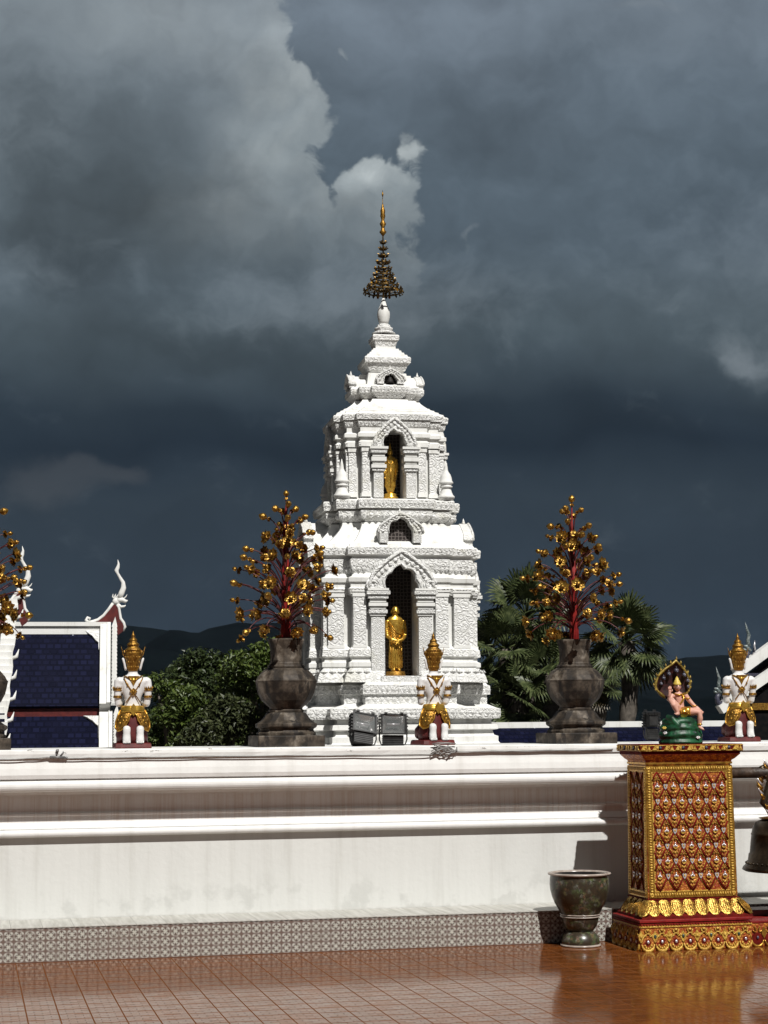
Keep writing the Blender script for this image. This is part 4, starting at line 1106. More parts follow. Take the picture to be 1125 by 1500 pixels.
def floodlight(loc, rz_, tilt, roll, label, w=.19, h=.155, name='floodlight'):
    R = empty(name, loc, rz_, label, 'floodlight', 'floodlights on the wall')
    X = Matrix.Translation((0, 0, .165)) @ Matrix.Rotation(roll, 4, 'Y') @ Matrix.Rotation(-tilt, 4, 'X')
    b = MB()
    # hollow housing: back box tapering, front rim
    fr = [(-w / 2, -h / 2), (w / 2, -h / 2), (w / 2, h / 2), (-w / 2, h / 2)]
    b.rings([[(x * s, y, z * s) for x, z in fr] for y, s in ((.075, .55), (.03, .92), (-.035, 1.), (-.05, 1.03), (-.05, .90), (-.03, .88), (.028, .82))], 0, False, True, False, X)
    for k in range(9): b.box(-w / 2 + w * (k + .5) / 9 - .003, -w / 2 + w * (k + .5) / 9 + .003, .0, .085, h * .38, h * .53, 0, X)
    for sx in (-1, 1):
        for k in range(6): b.box(sx * (w / 2 + .006) - .008, sx * (w / 2 + .006) + .008, -.04, .03, -h / 2 + h * k / 6 + .006, -h / 2 + h * k / 6 + .016, 0, X)
        b.box(sx * w * .32 - .012, sx * w * .32 + .012, -.058, -.045, h * .5, h * .5 + .014, 0, X)
    b.build('housing', M['black'], R)
    b = MB(); q = [(x * .82, .0285, z * .82) for x, z in fr]; b.rings([[(x * s, y, z * s) for x, z in fr] for y, s in ((-.028, .875), (.02, .55), (.026, .5))], 0, True, False, True, X)
    b.build('reflector', M['reflector'], R)
    b = MB(); b.tube([(-w * .26, -.008, 0), (w * .26, -.008, 0)], .010, 10, 0, True, X); b.build('lamp_tube', M['silver'], R)
    b = MB(); b.box(-w * .44, w * .44, -.044, -.0405, -h * .44, h * .44, 0, X)
    g = b.build('glass', M['clearglass'], R)
    b = MB(); b.box(-w * .40, w * .40, -.028, .05, -h / 2 - .085, -h / 2 - .004, 0, X)
    for k in range(5): b.box(-w * .41, w * .41, -.032, .054, -h / 2 - .075 + k * .015, -h / 2 - .070 + k * .015, 0, X)
    b.build('gear_box', M['black'], R)
    b = MB()
    pts = [(-w / 2 - .008, 0, .165), (-w / 2 - .010, 0, .05), (-w / 2 + .004, 0, .012), (-w / 2 + .03, 0, .004), (w / 2 - .03, 0, .004), (w / 2 - .004, 0, .012), (w / 2 + .010, 0, .05), (w / 2 + .008, 0, .165)]
    b.tube(pts, .0055, 6); b.build('bracket', M['black'], R)
    return R
def M_cg():
    m, t, b, co = newmat('clear_front_glass')
    setb(t, b, (.25, .27, .27), .05, 0, None, .5); t.put(b.inputs['Alpha'], .22); return m
M['clearglass'] = M_cg()
fl1 = atY(532, 1090, 13.62); fl2 = atY(576, 1090, 13.62)
floodlight((fl1.x, 13.62, uz), rad(4), rad(24), rad(10), 'black floodlight leaning to the left, the left one of the pair on the wall')
floodlight((fl2.x, 13.62, uz), rad(-6), rad(3), rad(1), 'black upright floodlight with clear front, nearer the kneeling statue', w=.195)
bx = atY(955, 1090, 13.95)
floodlight((bx.x, 13.95, uz + .02), rad(172), rad(6), rad(0), 'black floodlight seen from behind, beside the green base of the seated figurine', w=.115, h=.13)

# ------------------------------------------------------------------ gilded pedestal, figurine, pot, bell
M['petalgold'] = M_gold('petal_gold_leaf', (.66, .45, .10), (.30, .15, .03), .36, 90, .9)
M['ribred'] = mottle('red_lattice_rib', (.13, .008, .006), (.20, .013, .009), 40, .7, spec=.08)
PX, PY = 5.262, 12.84
def pedestal():
    R = empty('gilded_pedestal', (PX, PY, 0), 0, 'red and gold pedestal covered in lozenge ornament, carrying the seated figurine', 'pedestal')
    yf, yb = -.19, .19
    # base plinth with scalloped skirt
    x0, x1, y0, y1 = -.465, .405, -.318, .245
    b = MB(); b.box(x0, x1, y0, y1, .001, .195, 0); b.box(x0 - .006, x1 + .006, y0 - .006, y1, .201, .222, 1)
    b.build('base_plinth', [M['gilred'], M['red']], R, bevel=.004)
    def skirt(name, L, X, parent, pitch=.1035):
        """scalloped ornament laid on a face: u along the face, z up, -y outward"""
        b = MB(); n = int(round(L / pitch)); p = L / n
        for k in range(n):
            u = (k + .5) * p; r = p * .44
            ring = [(u + r * math.cos(a), -.010, .052 + r * 1.05 * math.sin(a)) for a in [PI + PI * j / 12 for j in range(13)]]
            b.tube(ring, [.004 + .009 * math.sin(PI * j / 12) for j in range(13)], 6, 0, True, X)
            b.prism([(u + r * .45 * math.cos(2 * PI * j / 16), .064 + r * .48 * math.sin(2 * PI * j / 16)) for j in range(16)], -.008, .0, 1, X)
            b.prism([(u + r * .98 * math.cos(2 * PI * j / 16), .055 + r * 1.02 * math.sin(2 * PI * j / 16)) for j in range(16)], -.006, .0, 5, X)
            for q in range(5): b.ball((u + r * .55 * math.cos(PI + PI * (q + .5) / 5), -.010, .050 + r * .6 * math.sin(PI + PI * (q + .5) / 5)), (.008, .006, .009), 0, 6, X)
            b.ball((u, -.011, .066), (.011, .007, .013), 2, 8, X)
            up = [(u + r * 1.0 * math.cos(a) * (1 - .25 * math.sin(a)), -.007, .066 + r * 1.25 * math.sin(a)) for a in [PI * j / 10 for j in range(11)]]
            b.tube(up, .005, 5, 0, True, X)
            # flame between two scallops with a green stone at every second
            v_ = k * p
            b.prism([(v_ - .016, .085), (v_, .060), (v_ + .016, .085), (v_ + .020, .112), (v_, .146), (v_ - .020, .112)], -.012, 0, 0, X)
            b.ball((v_, -.013, .104), (.012, .008, .014), 3 if k % 2 else 0, 8, X)
            for sg in (-1, 1):
                sw = [(u + sg * (.008 + .022 * j / 8 + .010 * math.sin(j * .9)), -.008, .128 + .024 * math.sin(j * .75)) for j in range(9)]
                b.tube(sw, .0042, 5, 0, True, X)
            b.ball((u, -.008, .150), (.014, .006, .010), 0, 6, X)
        b.box(0, L, -.007, 0, .168, .178, 0, X)
        m2 = int(L / .021)
        for k in range(m2): b.prism([(L * k / m2, .194), (L * (k + .5) / m2, .179), (L * (k + 1) / m2, .194)], -.008, 0, 4, X)
        return b.build(name, [M['paintgold'], M['dkred'], M['silver'], M['bead'], M['red'], M['gilred']], parent)
    skirt('scalloped_ornament', x1 - x0, Matrix.Translation((x0, y0, 0)), R)
    skirt('scalloped_ornament', y1 - y0, Matrix.Translation((x0, y1, 0)) @ rotz(-PI / 2), R)
    # lotus moulding
    def ringr(tab): return [[(sx * w + .0, (yf - (w - .345)) if sy < 0 else (yb + (w - .345) * .6), z) for sx, sy in ((-1, -1), (1, -1), (1, 1), (-1, 1))] for w, z in tab]
    b = MB(); b.rings(ringr([(.435, .2225), (.432, .238), (.415, .252), (.392, .290), (.368, .325), (.358, .345), (.362, .350), (.362, .358), (.350, .360)]), 0, False)
    b.build('lotus_moulding', M['dkred'], R)
    b = MB()
    def leaf(u, L0, X, w):
        # pointed-down petal leaning on the flare
        prof = [(.352, 0.0), (.335, .014), (.30, .036), (.268, .060), (.244, .074)]
        rows = []
        for q, (z, o) in enumerate(prof):
            ww = (w * .30, w * .40, w * .475, w * .46, w * .22)[q]
            rows.append([(u - ww, -o - .013, z), (u - ww * .5, -o - .023, z), (u, -o - .019, z), (u + ww * .5, -o - .023, z), (u + ww, -o - .013, z)])
        vs = [p for r in rows for p in r]; fs = [(r * 5 + c, r * 5 + c + 1, (r + 1) * 5 + c + 1, (r + 1) * 5 + c) for r in range(4) for c in range(4)]
        b.add(vs, fs, 0, True, X)
        b.tube([(u - w * .40, -.026, .335), (u - w * .475, -.050, .30), (u - w * .46, -.074, .268), (u - w * .22, -.087, .243), (u, -.090, .238), (u + w * .22, -.087, .243), (u + w * .46, -.074, .268), (u + w * .475, -.050, .30), (u + w * .40, -.026, .335)], .0042, 5, 1, True, X)
        for q_ in range(5): b.tube([(u + (q_ - 2) * w * .15, -.030, .338), (u + (q_ - 2) * w * .18, -.062, .30), (u + (q_ - 2) * w * .10, -.088, .255)], .0026, 5, 1, True, X)
    n = 8
    for k in range(n): leaf(-.38 + .76 * (k + .5) / n, 0, Matrix.Translation((0, yf + .005, 0)), .76 / n * 1.04)
    for sg in (1, -1):
        for k in range(4): leaf(.40 * (k + .5) / 4, 0, Matrix.Translation((-sg * .345 + sg * .005, yb if sg > 0 else yf, 0)) @ rotz(-sg * PI / 2), .10)
    for sx in (-1, 1):
        X = Matrix.Translation((sx * .345, yf + .005, 0)) @ rotz(sx * PI / 4); leaf(0, 0, X @ Matrix.Scale(1.3, 4, (0, 1, 0)), .10)
    b.build('lotus_petals', [M['petalgold'], M['goldo']], R, fix=False)
    # shaft
    b = MB(); b.rings(ringr([(.350, .3605), (.336, 1.335)]), 0, False); b.build('shaft', M['gilred'], R)
    def panel(w, z0, z1, X, name, dim=False):
        P = R
        b = MB()
        # borders of beaded gold
        bw = .043
        for (a0, a1, c0, c1) in ((-w, w, z0, z0 + bw), (-w, w, z1 - bw, z1), (-w, -w + bw, z0 + bw, z1 - bw), (w - bw, w, z0 + bw, z1 - bw)): b.box(a0, a1, -.008, .006, c0, c1, 0, X)
        st = .019
        for k in range(int(2 * w / st)):
            for zz in (z0 + bw / 2, z1 - bw / 2): b.ball((-w + st * (k + .5), -.009, zz), (st * .42, .005, bw * .30), 1, 6, X)
        for k in range(int((z1 - z0) / st)):
            for xx in (-w + bw / 2, w - bw / 2): b.ball((xx, -.009, z0 + st * (k + .5)), (bw * .30, .005, st * .42), 1, 6, X)
        b.build('gold_border', [M['gold'], M['paintgold']], R)
        b = MB(); iw = w - bw - .003; a0, a1 = z0 + bw + .003, z1 - bw - .003
        for (p0, p1, q0, q1) in ((-iw - .003, iw + .003, a0 - .003, a0 + .004), (-iw - .003, iw + .003, a1 - .004, a1 + .003), (-iw - .003, -iw + .004, a0, a1), (iw - .004, iw + .003, a0, a1)): b.box(p0, p1, -.006, .006, q0, q1, 2, X)
        dw, dh = .1285, .218; nx = int(iw / dw) + 2
        nz = int((a1 - a0) / dh) + 2
        def seg(p, q):
            # clip to the panel
            (x0_, z0_), (x1_, z1_) = p, q; t0, t1 = 0., 1.
            for d_, lo, hi, s_ in ((x1_ - x0_, -iw, iw, x0_), (z1_ - z0_, a0, a1, z0_)):
                ta, tb = (lo - s_) / d_, (hi - s_) / d_
                if ta > tb: ta, tb = tb, ta
                t0, t1 = max(t0, ta), min(t1, tb)
            if t1 - t0 < .02: return
            pa = (x0_ + (x1_ - x0_) * t0, z0_ + (z1_ - z0_) * t0); pb = (x0_ + (x1_ - x0_) * t1, z0_ + (z1_ - z0_) * t1)
            for e, m_, rr in ((0, 4, .0068), (.0120, 1, .0020), (-.0120, 1, .0020)):
                b.tube([(pa[0] + e, -.004, pa[1]), (pb[0] + e, -.004, pb[1])], rr, 5, m_, True, X)
        zc = (a0 + a1) / 2
        def inside(x, z, m_=.012): return -iw + m_ < x < iw - m_ and a0 + m_ < z < a1 - m_
        for i in range(-nx, nx + 1):
            for j in range(-nz, nz + 1):
                for hx, hz in ((0, 0), (.5, .5)):
                    cx_, cz_ = (i + hx) * dw, zc + (j + hz) * dh
                    if hx == 0:
                        seg((cx_, cz_), (cx_ + dw / 2, cz_ + dh / 2)); seg((cx_, cz_), (cx_ - dw / 2, cz_ + dh / 2)); seg((cx_, cz_), (cx_ + dw / 2, cz_ - dh / 2)); seg((cx_, cz_), (cx_ - dw / 2, cz_ - dh / 2))
                    # mirror-glass shield on each crossing
                    if inside(cx_, cz_, .02):
                        b.prism([(cx_ - .017, cz_ + .013), (cx_ - .008, cz_ + .020), (cx_, cz_ + .013), (cx_ + .008, cz_ + .020), (cx_ + .017, cz_ + .013), (cx_ + .010, cz_ - .010), (cx_, cz_ - .022), (cx_ - .010, cz_ - .010)], -.013, 0, 3, X)
                        b.ball((cx_, -.013, cz_ + .004), (.007, .005, .009), 2, 6, X)
                    # praying bud over a gold crescent in each lozenge
                    ox, oz = cx_, cz_ + dh / 2
                    if inside(ox, oz, .028):
                        b.prism([(ox - .020, oz - .004), (ox - .012, oz - .016), (ox, oz - .021), (ox + .012, oz - .016), (ox + .020, oz - .004), (ox, oz - .011)], -.014, 0, 2, X)
                        b.ball((ox, -.010, oz + .006), (.011, .008, .011), 3, 6, X); b.ball((ox, -.010, oz + .021), (.005, .006, .009), 3, 6, X)
                        for sg in (-1, 1):
                            b.ball((ox + sg * .012, -.009, oz), (.006, .006, .008), 3, 6, X)
                            b.tube([(ox + sg * .004, -.006, oz + .062), (ox + sg * .020, -.007, oz + .045), (ox + sg * .026, -.005, oz + .020)], .0026, 5, 1, True, X)
                            b.ball((ox + sg * .012, -.005, oz - .040), (.005, .004, .009), 2, 6, X)
                        for q_ in range(3):
                            for sg in (-1, 1):
                                for up_ in (-1, 1):
                                    f0 = .30 + .24 * q_; ax, az_ = dw * .5 * (1 - f0) * .74, dh * .5 * f0 * .80
                                    b.tube([(ox + sg * (ax + .007), -.003, oz + up_ * (az_ - .006)), (ox + sg * (ax - .005), -.004, oz + up_ * (az_ + .007))], .0034, 4, 2 if (q_ + up_) % 2 else 1, True, X)
                        b.ball((ox, -.007, oz + .050), (.006, .005, .012), 1, 6, X); b.ball((ox, -.007, oz - .046), (.008, .005, .010), 2, 6, X)
        b.build(name, [M['dkred'], M['goldo'], M['paintgold'], M['silver'], M['ribred']], R)
    bat = Matrix.Rotation(-.0143, 4, 'X')
    panel(.342, .366, 1.328, Matrix.Translation((0, yf - .0047, 0)) @ Matrix.Translation((0, 0, .36)) @ bat @ Matrix.Translation((0, 0, -.36)), 'lozenge_ornament')
    for sg in (1, -1): panel(.188, .366, 1.328, Matrix.Translation((-sg * .3502, 0, .36)) @ rotz(-sg * PI / 2) @ bat @ Matrix.Translation((0, 0, -.36)), 'lozenge_ornament')
    # cornice
    b = MB(); b.rings(ringr([(.338, 1.3355), (.346, 1.338), (.346, 1.352), (.340, 1.354), (.344, 1.366), (.362, 1.378), (.384, 1.402), (.392, 1.410), (.392, 1.428), (.399, 1.432)]), 0, False, mats=[1, 1, 0, 0, 0, 0, 0, 2, 2])
    b.build('cornice', [M['gilred'], M['gold'], M['dkred']], R)
    b = MB(); b.rings(ringr([(.405, 1.4325), (.409, 1.436), (.409, 1.480), (.404, 1.484), (.404, 1.486)]), 0, False)
    b.build('top_slab', M['dkred'], R)
    b = MB()
    def fr(L, X):
        n = int(round(L / .093)); p = L / n
        b.box(0, L, -.004, .001, 1.4375, 1.4425, 0, X); b.box(0, L, -.004, .001, 1.475, 1.481, 0, X)
        for k in range(n):
            u = (k + .5) * p
            b.prism([(u - p * .46, 1.444), (u - p * .02, 1.444), (u - p * .24, 1.474)], -.009, 0, 0, X); b.prism([(u - p * .22, 1.473), (u + .006, 1.446), (u + .010, 1.473)], -.006, 0, 1, X)
            (b.ball((u + p * .24, -.005, 1.460), (.014, .008, .012), 2, 8, X) if k % 2 else b.prism([(u + p * .10, 1.446), (u + p * .40, 1.446), (u + p * .25, 1.474)], -.008, 0, 0, X))
    fr(.818, Matrix.Translation((-.409, yf - .064, 0))); fr(.48, Matrix.Translation((-.409, yb + .038, 0)) @ rotz(-PI / 2)); 
    b.build('gold_frieze', [M['paintgold'], M['paintgold'], M['nagablue'], M['silver']], R)
    return R
pedestal()
def bell_stand():
    R = empty('bell_stand', (6.5, PY, 0), 0, 'low scalloped red and gold plinth with a dark log beam, right of the pedestal', 'bell stand')
    b = MB(); b.box(-.825, 1.6, -.275, .24, .001, .17, 0); b.box(-.825, 1.6, -.28, .24, .17, .186, 1)
    b.build('plinth', [M['gilred'], M['red']], R, bevel=.003)
    b = MB(); L = 2.4; p = .1035
    X = Matrix.Translation((-.825, -.275, 0))
    for k in range(int(L / p)):
        u = (k + .5) * p; r = p * .44
        b.tube([(u + r * math.cos(a), -.008, .050 + r * 1.05 * math.sin(a)) for a in [PI + PI * j / 12 for j in range(13)]], [.004 + .009 * math.sin(PI * j / 12) for j in range(13)], 6, 0, True, X)
        b.prism([(u + r * .98 * math.cos(2 * PI * j / 16), .055 + r * 1.02 * math.sin(2 * PI * j / 16)) for j in range(16)], -.006, 0, 1, X)
        b.ball((u, -.011, .066), (.011, .007, .013), 2, 8, X)
        b.prism([(u + p / 2 - .016, .085), (u + p / 2, .060), (u + p / 2 + .016, .085), (u + p / 2 + .020, .112), (u + p / 2, .146), (u + p / 2 - .020, .112)], -.012, 0, 0, X)
        for sg in (-1, 1): b.tube([(u + sg * (.008 + .022 * j / 8 + .010 * math.sin(j * .9)), -.008, .128 + .022 * math.sin(j * .75)) for j in range(9)], .0042, 5, 0, True, X)
    b.build('scalloped_ornament', [M['gold'], M['dkred'], M['nagablue']], R)
    b = MB(); b.box(-.80, 1.6, .02, .24, .187, .232); b.build('back_step', M['dred'], R, bevel=.003)
    b = MB(); b.tube([(-.93, -.02, 1.262), (-.4, -.02, 1.262), (.2, -.02, 1.262), (1.6, -.02, 1.262)], [.043, .043, .046, .046], 14); b.build('log_beam', M['wood'], R)
    # far post outside the photograph carries the other end
    b = MB(); b.box(1.25, 1.6, -.18, .18, .233, 1.22); b.build('far_post', M['gilred'], R)
bell_stand()
def bell():
    c = Vector((6.115, PY - .02, 0))
    R = empty('bronze_bell', (c.x, c.y, .52), 0, 'dark bronze bell with an ornate crown, hanging from the log beam at the right edge', 'bell')
    b = MB(); b.lathe([(.30, .02), (.325, .0), (.345, .012), (.338, .03), (.312, .055), (.308, .075), (.300, .08), (.292, .13), (.284, .135), (.275, .22), (.268, .27), (.272, .275), (.266, .285), (.255, .33), (.235, .365), (.19, .385), (.12, .395), (.05, .40)], 40, 0)
    for k in range(40):
        a = 2 * PI * k / 40; b.ball((.313 * math.cos(a), .313 * math.sin(a), .062), (.010, .010, .008), 0, 6)
    b.build('bell_body', M['bronze'], R)
    b = MB(); b.lathe([(.10, .396), (.12, .404), (.20, .392), (.21, .398), (.06, .42)], 24, 0); b.build('gilded_shoulder', M['goldo'], R)
    b = MB(); rnd = random.Random(6)
    for sg in (-1, 1):
        b.tube([(sg * .03, 0, .41), (sg * .12, 0, .45), (sg * .185, 0, .52), (sg * .15, 0, .60), (sg * .12, 0, .68), (sg * .17, -.01, .74), (sg * .20, -.01, .78), (sg * .165, -.01, .80)], [.03, .034, .034, .032, .034, .034, .025, .01], 8)
        for k in range(16):
            u = k / 15; px = sg * (.17 - .03 * math.cos(u * 6)); pz = .43 + .36 * u
            b.tube([(px, rnd.uniform(-.03, .01), pz), (px + sg * .025, -.02, pz + .02), (px + sg * .045, -.02 + rnd.uniform(-.02, .02), pz + .055)], [.013, .011, .001], 5, 1 if k % 3 else 2)
    b.tube([(-.08, 0, .70), (0, 0, .74), (.08, 0, .70)], .035, 8)
    b.build('serpent_crown', [M['bronze'], M['goldo'], M['silver']], R)
    MB().tube([(-.06, 0, .69), (-.07, 0, .79), (0, 0, .82), (.07, 0, .79), (.06, 0, .69)], .012, 8).build('hanging_loop', M['bronze'], R)
    MB().tube([(0, 0, .38), (0, 0, .0), (0, 0, -.04)], [.012, .012, .05], 10).build('clapper', M['bronze'], R)
bell()
def pot():
    R = empty('ceramic_pot', (4.50, 12.985, 0), .3, 'large dark green and brown glazed footed pot standing on the tiled floor', 'pot')
    k = .98e-3
    b = MB(); b.lathe([(r * k, h * k) for r, h in ((140, 14), (145, 20), (142, 50), (126, 86), (104, 106), (92, 114))], 40, 0); b.build('foot', M['pot'], R)
    b = MB(); b.lathe([(r * k, h * k) for r, h in ((120, 1), (152, 1), (156, 6), (153, 13), (144, 16))], 40, 0); b.build('foot_ring', M['potrim'], R)
    b = MB(); b.lathe([(r * k, h * k) for r, h in ((92, 112), (104, 120), (124, 150), (138, 190), (142, 216), (150, 240), (152, 246), (168, 280), (192, 320), (212, 370), (224, 420), (228, 460), (226, 500), (222, 526), (224, 532))], 48, 0, cap=False); b.build('bowl', M['pot'], R)
    for h in (220, 236):
        b = MB(); b.lathe([(r * k, z * k) for r, z in ((140, h - 5), (152, h - 3), (154, h), (152, h + 4), (142, h + 5))], 48, 0); b.build('band', M['potrim'], R)
    b = MB(); b.lathe([(r * k, h * k) for r, h in ((222, 530), (238, 534), (241, 541), (238, 548), (224, 551), (206, 547), (203, 538))], 48, 0, cap=False); b.build('rim', M['potrim'], R)
    b = MB(); n = 40; b.rings([[(r * k * math.cos(2 * PI * i / n), r * k * math.sin(2 * PI * i / n), h * k) for i in range(n)] for r, h in ((205, 540), (206, 500), (208, 440), (200, 400), (1, 398))], 0, True, False, False)
    b.build('inside', M['dark'], R, fix=False)
pot()

def figurine():
    R = empty('seated_figurine', (5.262, 12.80, 1.4865), rad(-4), 'painted seated deity figurine with raised hand under a dark serpent hood on a green base', 'figurine')
    S = .545e-3
    def v(X, Y, y): return ((X - 510) * S, y * S * -1, (1295 - Y) * S)   # X,Y measured on the photo detail, y towards the viewer
    b = MB()
    def coil(rx, ry, z, r, a0=0):
        return [(rx * math.cos(a0 + 2 * PI * i / 24), ry * math.sin(a0 + 2 * PI * i / 24), z + .006 * math.sin(i * .8)) for i in range(25)]
    b.rings([[(a * math.cos(2 * PI * i / 24), c * math.sin(2 * PI * i / 24), z_) for i in range(24)] for z_, a, c in ((0, .165, .125), (.015, .17, .13), (.03, .158, .118), (.08, .148, .105), (.14, .135, .095), (.185, .12, .085), (.20, .10, .07))], 0, True)
    for rx, ry, z_, r in ((.142, .10, .065, .030), (.130, .092, .115, .030), (.112, .080, .160, .030)): b.tube(coil(rx, ry, z_, r), r, 8)
    b.tube([v(300, 920, 60), v(360, 950, 120), v(420, 1040, 165), v(500, 1110, 170), v(600, 1060, 165), v(690, 1000, 120)], [.02, .026, .028, .024, .022, .012], 8)
    b.tube([v(760, 1080, 40), v(770, 1160, 80), v(790, 1240, 70)], [.018, .016, .008], 8)
    remesh(b, 'coiled_base', M['rock'], R, .007, 1)
    b = MB()
    for (X, Y, c_) in ((240, 1080, 1), (410, 1205, 0), (570, 1215, 0), (700, 1215, 0), (300, 1200, 1), (560, 1140, 2), (640, 1150, 2), (500, 1150, 2), (250, 1150, 0)):
        p = Vector(v(X, Y, 185 if 300 < X < 720 else 120))
        for k in range(6):
            a = 2 * PI * k / 6; d = Vector((math.cos(a), -.35, math.sin(a) * .6 + .2)); b.tube([p, p + d * .011, p + d * .019], [.004, .006, .001], 5, c_)
        b.ball(p, .006, 1)
    b.build('lotus_flowers', [M['silver'], M['yellow'], M['nagablue']], R)
    # body
    b = MB()
    T = [(880, 535, 62, 44), (845, 530, 58, 42), (790, 522, 48, 36), (730, 512, 52, 38), (670, 505, 70, 42), (625, 500, 88, 40), (598, 492, 60, 34), (580, 485, 28, 26), (555, 480, 24, 24)]
    b.rings([[((X + a * math.cos(2 * PI * i / 18) - 510) * S, (-20 + c * math.sin(2 * PI * i / 18)) * S, (1295 - Y) * S) for i in range(18)] for Y, X, a, c in T], 0, True)
    b.ball(v(476, 508, 25), [.027, .031, .033], 0, 14); b.ball(v(478, 516, 85), [.005, .008, .008], 0, 6); b.ball(v(478, 540, 68), [.012, .010, .008], 0, 8)
    for sx in (-1, 1): b.ball(v(476 + sx * 50, 512, 20), [.005, .009, .014], 0, 6)
    # her right arm (left in view) resting on the raised knee, hand lifted
    b.tube([v(415, 625, 20), v(365, 665, 35), v(335, 690, 70), v(338, 630, 95), v(342, 585, 100)], [.019, .017, .014, .0125, .010], 10)
    b.tube([v(590, 625, 20), v(640, 700, 35), v(690, 765, 65), v(745, 815, 95), v(770, 840, 105)], [.020, .018, .0145, .0125, .010], 10)
    # folded leg with knee up
    b.tube([v(500, 860, 30), v(420, 770, 90), v(352, 690, 120), v(375, 760, 150), (v(430, 860, 150)), v(440, 880, 150)], [.034, .031, .023, .022, .015, .013], 10)
    b.tube([v(445, 882, 150), v(420, 886, 165), v(395, 888, 170)], [.014, .013, .009], 8)
    # hanging leg
    b.tube([v(570, 860, 30), v(660, 855, 90), v(745, 868, 140), v(752, 950, 140), v(742, 1040, 130), v(738, 1062, 130)], [.036, .032, .024, .023, .014, .013], 10)
    b.tube([v(738, 1066, 128), v(760, 1085, 160), v(780, 1100, 185)], [.014, .013, .009], 8)
    remesh(b, 'body', M['skin'], R, .0048, 2)
    b = MB()
    for k, (dx, L) in enumerate(((-16, 46), (-5, 58), (6, 60), (16, 50))):
        b.tube([v(342 + dx * .8, 560, 102), v(342 + dx * 1.1, 560 - L * .5, 106), v(342 + dx * 1.3, 560 - L, 98)], [.0052, .0046, .0026], 6)
    b.ball(v(342, 572, 102), [.014, .007, .015], 0, 8)
    b.tube([v(358, 585, 104), v(372, 565, 112), v(374, 548, 112)], [.0056, .005, .003], 6)
    b.ball(v(778, 850, 108), [.013, .008, .012], 0, 8)
    for k in range(4): b.tube([v(775 + k * 8, 852 + 2 * k, 112), v(790 + k * 6, 872 - k * 3, 122), v(797 + k * 4, 895 - k * 8, 118)], [.0050, .0045, .0028], 6)
    b.tube([v(768, 855, 116), v(765, 872, 126), v(770, 886, 126)], [.0054, .0048, .003], 6)
    for k in range(5):
        b.ball(v(384 + k * 3, 880 + k * 3, 160 + k * 6), .005, 0, 6); b.ball(v(776 + k * 4, 1098 + 2 * k, 198 - k * 8), .005, 0, 6)
    b.build('fingers_and_toes', M['skin'], R)
    b = MB()
    for sx in (-1, 1):
        b.ball(v(476 + sx * 20, 503, 78), [.0055, .002, .003], 0, 6); b.tube([v(476 + sx * 8, 492, 80), v(476 + sx * 20, 488, 80), v(476 + sx * 34, 493, 70)], .0016, 5)
    b.tube([v(462, 529, 78), v(478, 531, 84), v(492, 529, 78)], .0022, 5, 1); b.build('face_marks', [M['black'], M['red']], R)
    # crown and jewellery
    b = MB(); c = v(474, 475, 22)
    b.lathe([(.029, -.010), (.031, 0), (.030, .008), (.024, .014), (.023, .022), (.018, .030), (.014, .036), (.012, .046), (.004, .056), (.001, .060)], 14, 0, True, c); b.build('crown', M['yellow'], R)
    b = MB(); b.tube([v(420, 600, 30), v(455, 618, 70), v(490, 622, 75), v(540, 608, 65), v(575, 598, 30)], .0055, 6)
    b.tube([v(560, 610, 45), v(545, 680, 70), v(500, 740, 75), v(440, 770, 60)], [.008, .008, .006, .005], 6)
    b.tube([v(580, 640, 40), v(555, 640, 66), v(520, 640, 70)], .006, 6)
    for c_ in (v(612, 670, 45), v(700, 775, 75)): b.lathe([(.017, -.004), (.020, 0), (.017, .004)], 12, 0, True, c_)
    b.lathe([(.018, -.005), (.020, 0), (.018, .005)], 12, 0, True, v(748, 1030, 134)); b.build('gold_jewellery', M['goldb'], R)
    b = MB(); b.rings([[((X + a * math.cos(2 * PI * i / 18) - 510) * S, (-20 + c * math.sin(2 * PI * i / 18)) * S, (1295 - Y) * S) for i in range(18)] for Y, X, a, c in ((900, 540, 78, 62), (870, 540, 76, 60), (820, 530, 58, 46), (805, 528, 54, 42))], 0, True)
    b.tube([v(520, 820, 60), v(525, 860, 110), v(520, 900, 160)], [.024, .032, .028], 8)
    b.tube([v(560, 850, 50), v(640, 850, 95)], [.038, .036], 10); b.build('gold_loincloth', M['goldb'], R)
    # serpent hood behind
    ol = [(300, 660), (240, 610), (190, 560), (165, 500), (180, 430), (210, 365), (270, 300), (340, 245), (410, 205), (470, 150), (530, 205), (580, 260), (625, 330), (655, 400), (665, 460), (655, 530), (630, 580), (590, 640), (540, 760), (400, 760)]
    b = MB(); n = len(ol)
    def hv(X, Y, k, y): return v(450 + (X - 450) * k, 560 + (Y - 560) * k, y)
    vs = [hv(X, Y, 1., 5) for X, Y in ol] + [hv(X, Y, .62, -30) for X, Y in ol] + [hv(X, Y, .0, -45) for X, Y in ol] + [hv(X, Y, .98, -28) for X, Y in ol] + [hv(X, Y, .6, -70) for X, Y in ol] + [hv(X, Y, 0., -80) for X, Y in ol]
    fs = []
    for r_ in (0, 1, 3, 4):
        for i in range(n): fs.append((r_ * n + i, r_ * n + (i + 1) % n, (r_ + 1) * n + (i + 1) % n, (r_ + 1) * n + i))
    for i in range(n): fs.append((i, (i + 1) % n, 3 * n + (i + 1) % n, 3 * n + i))
    b.add(vs, fs, 0, True); b.build('serpent_hood', M['dkhood'], R, fix=False)
    b = MB(); b.tube([hv(X, Y, 1.0, 0) for X, Y in ol[:-2]], [.011 + .003 * math.sin(i * 2.3) for i in range(n - 2)], 7)
    b.tube([v(470, 165, 0), v(472, 130, 0)], [.012, .001], 6)
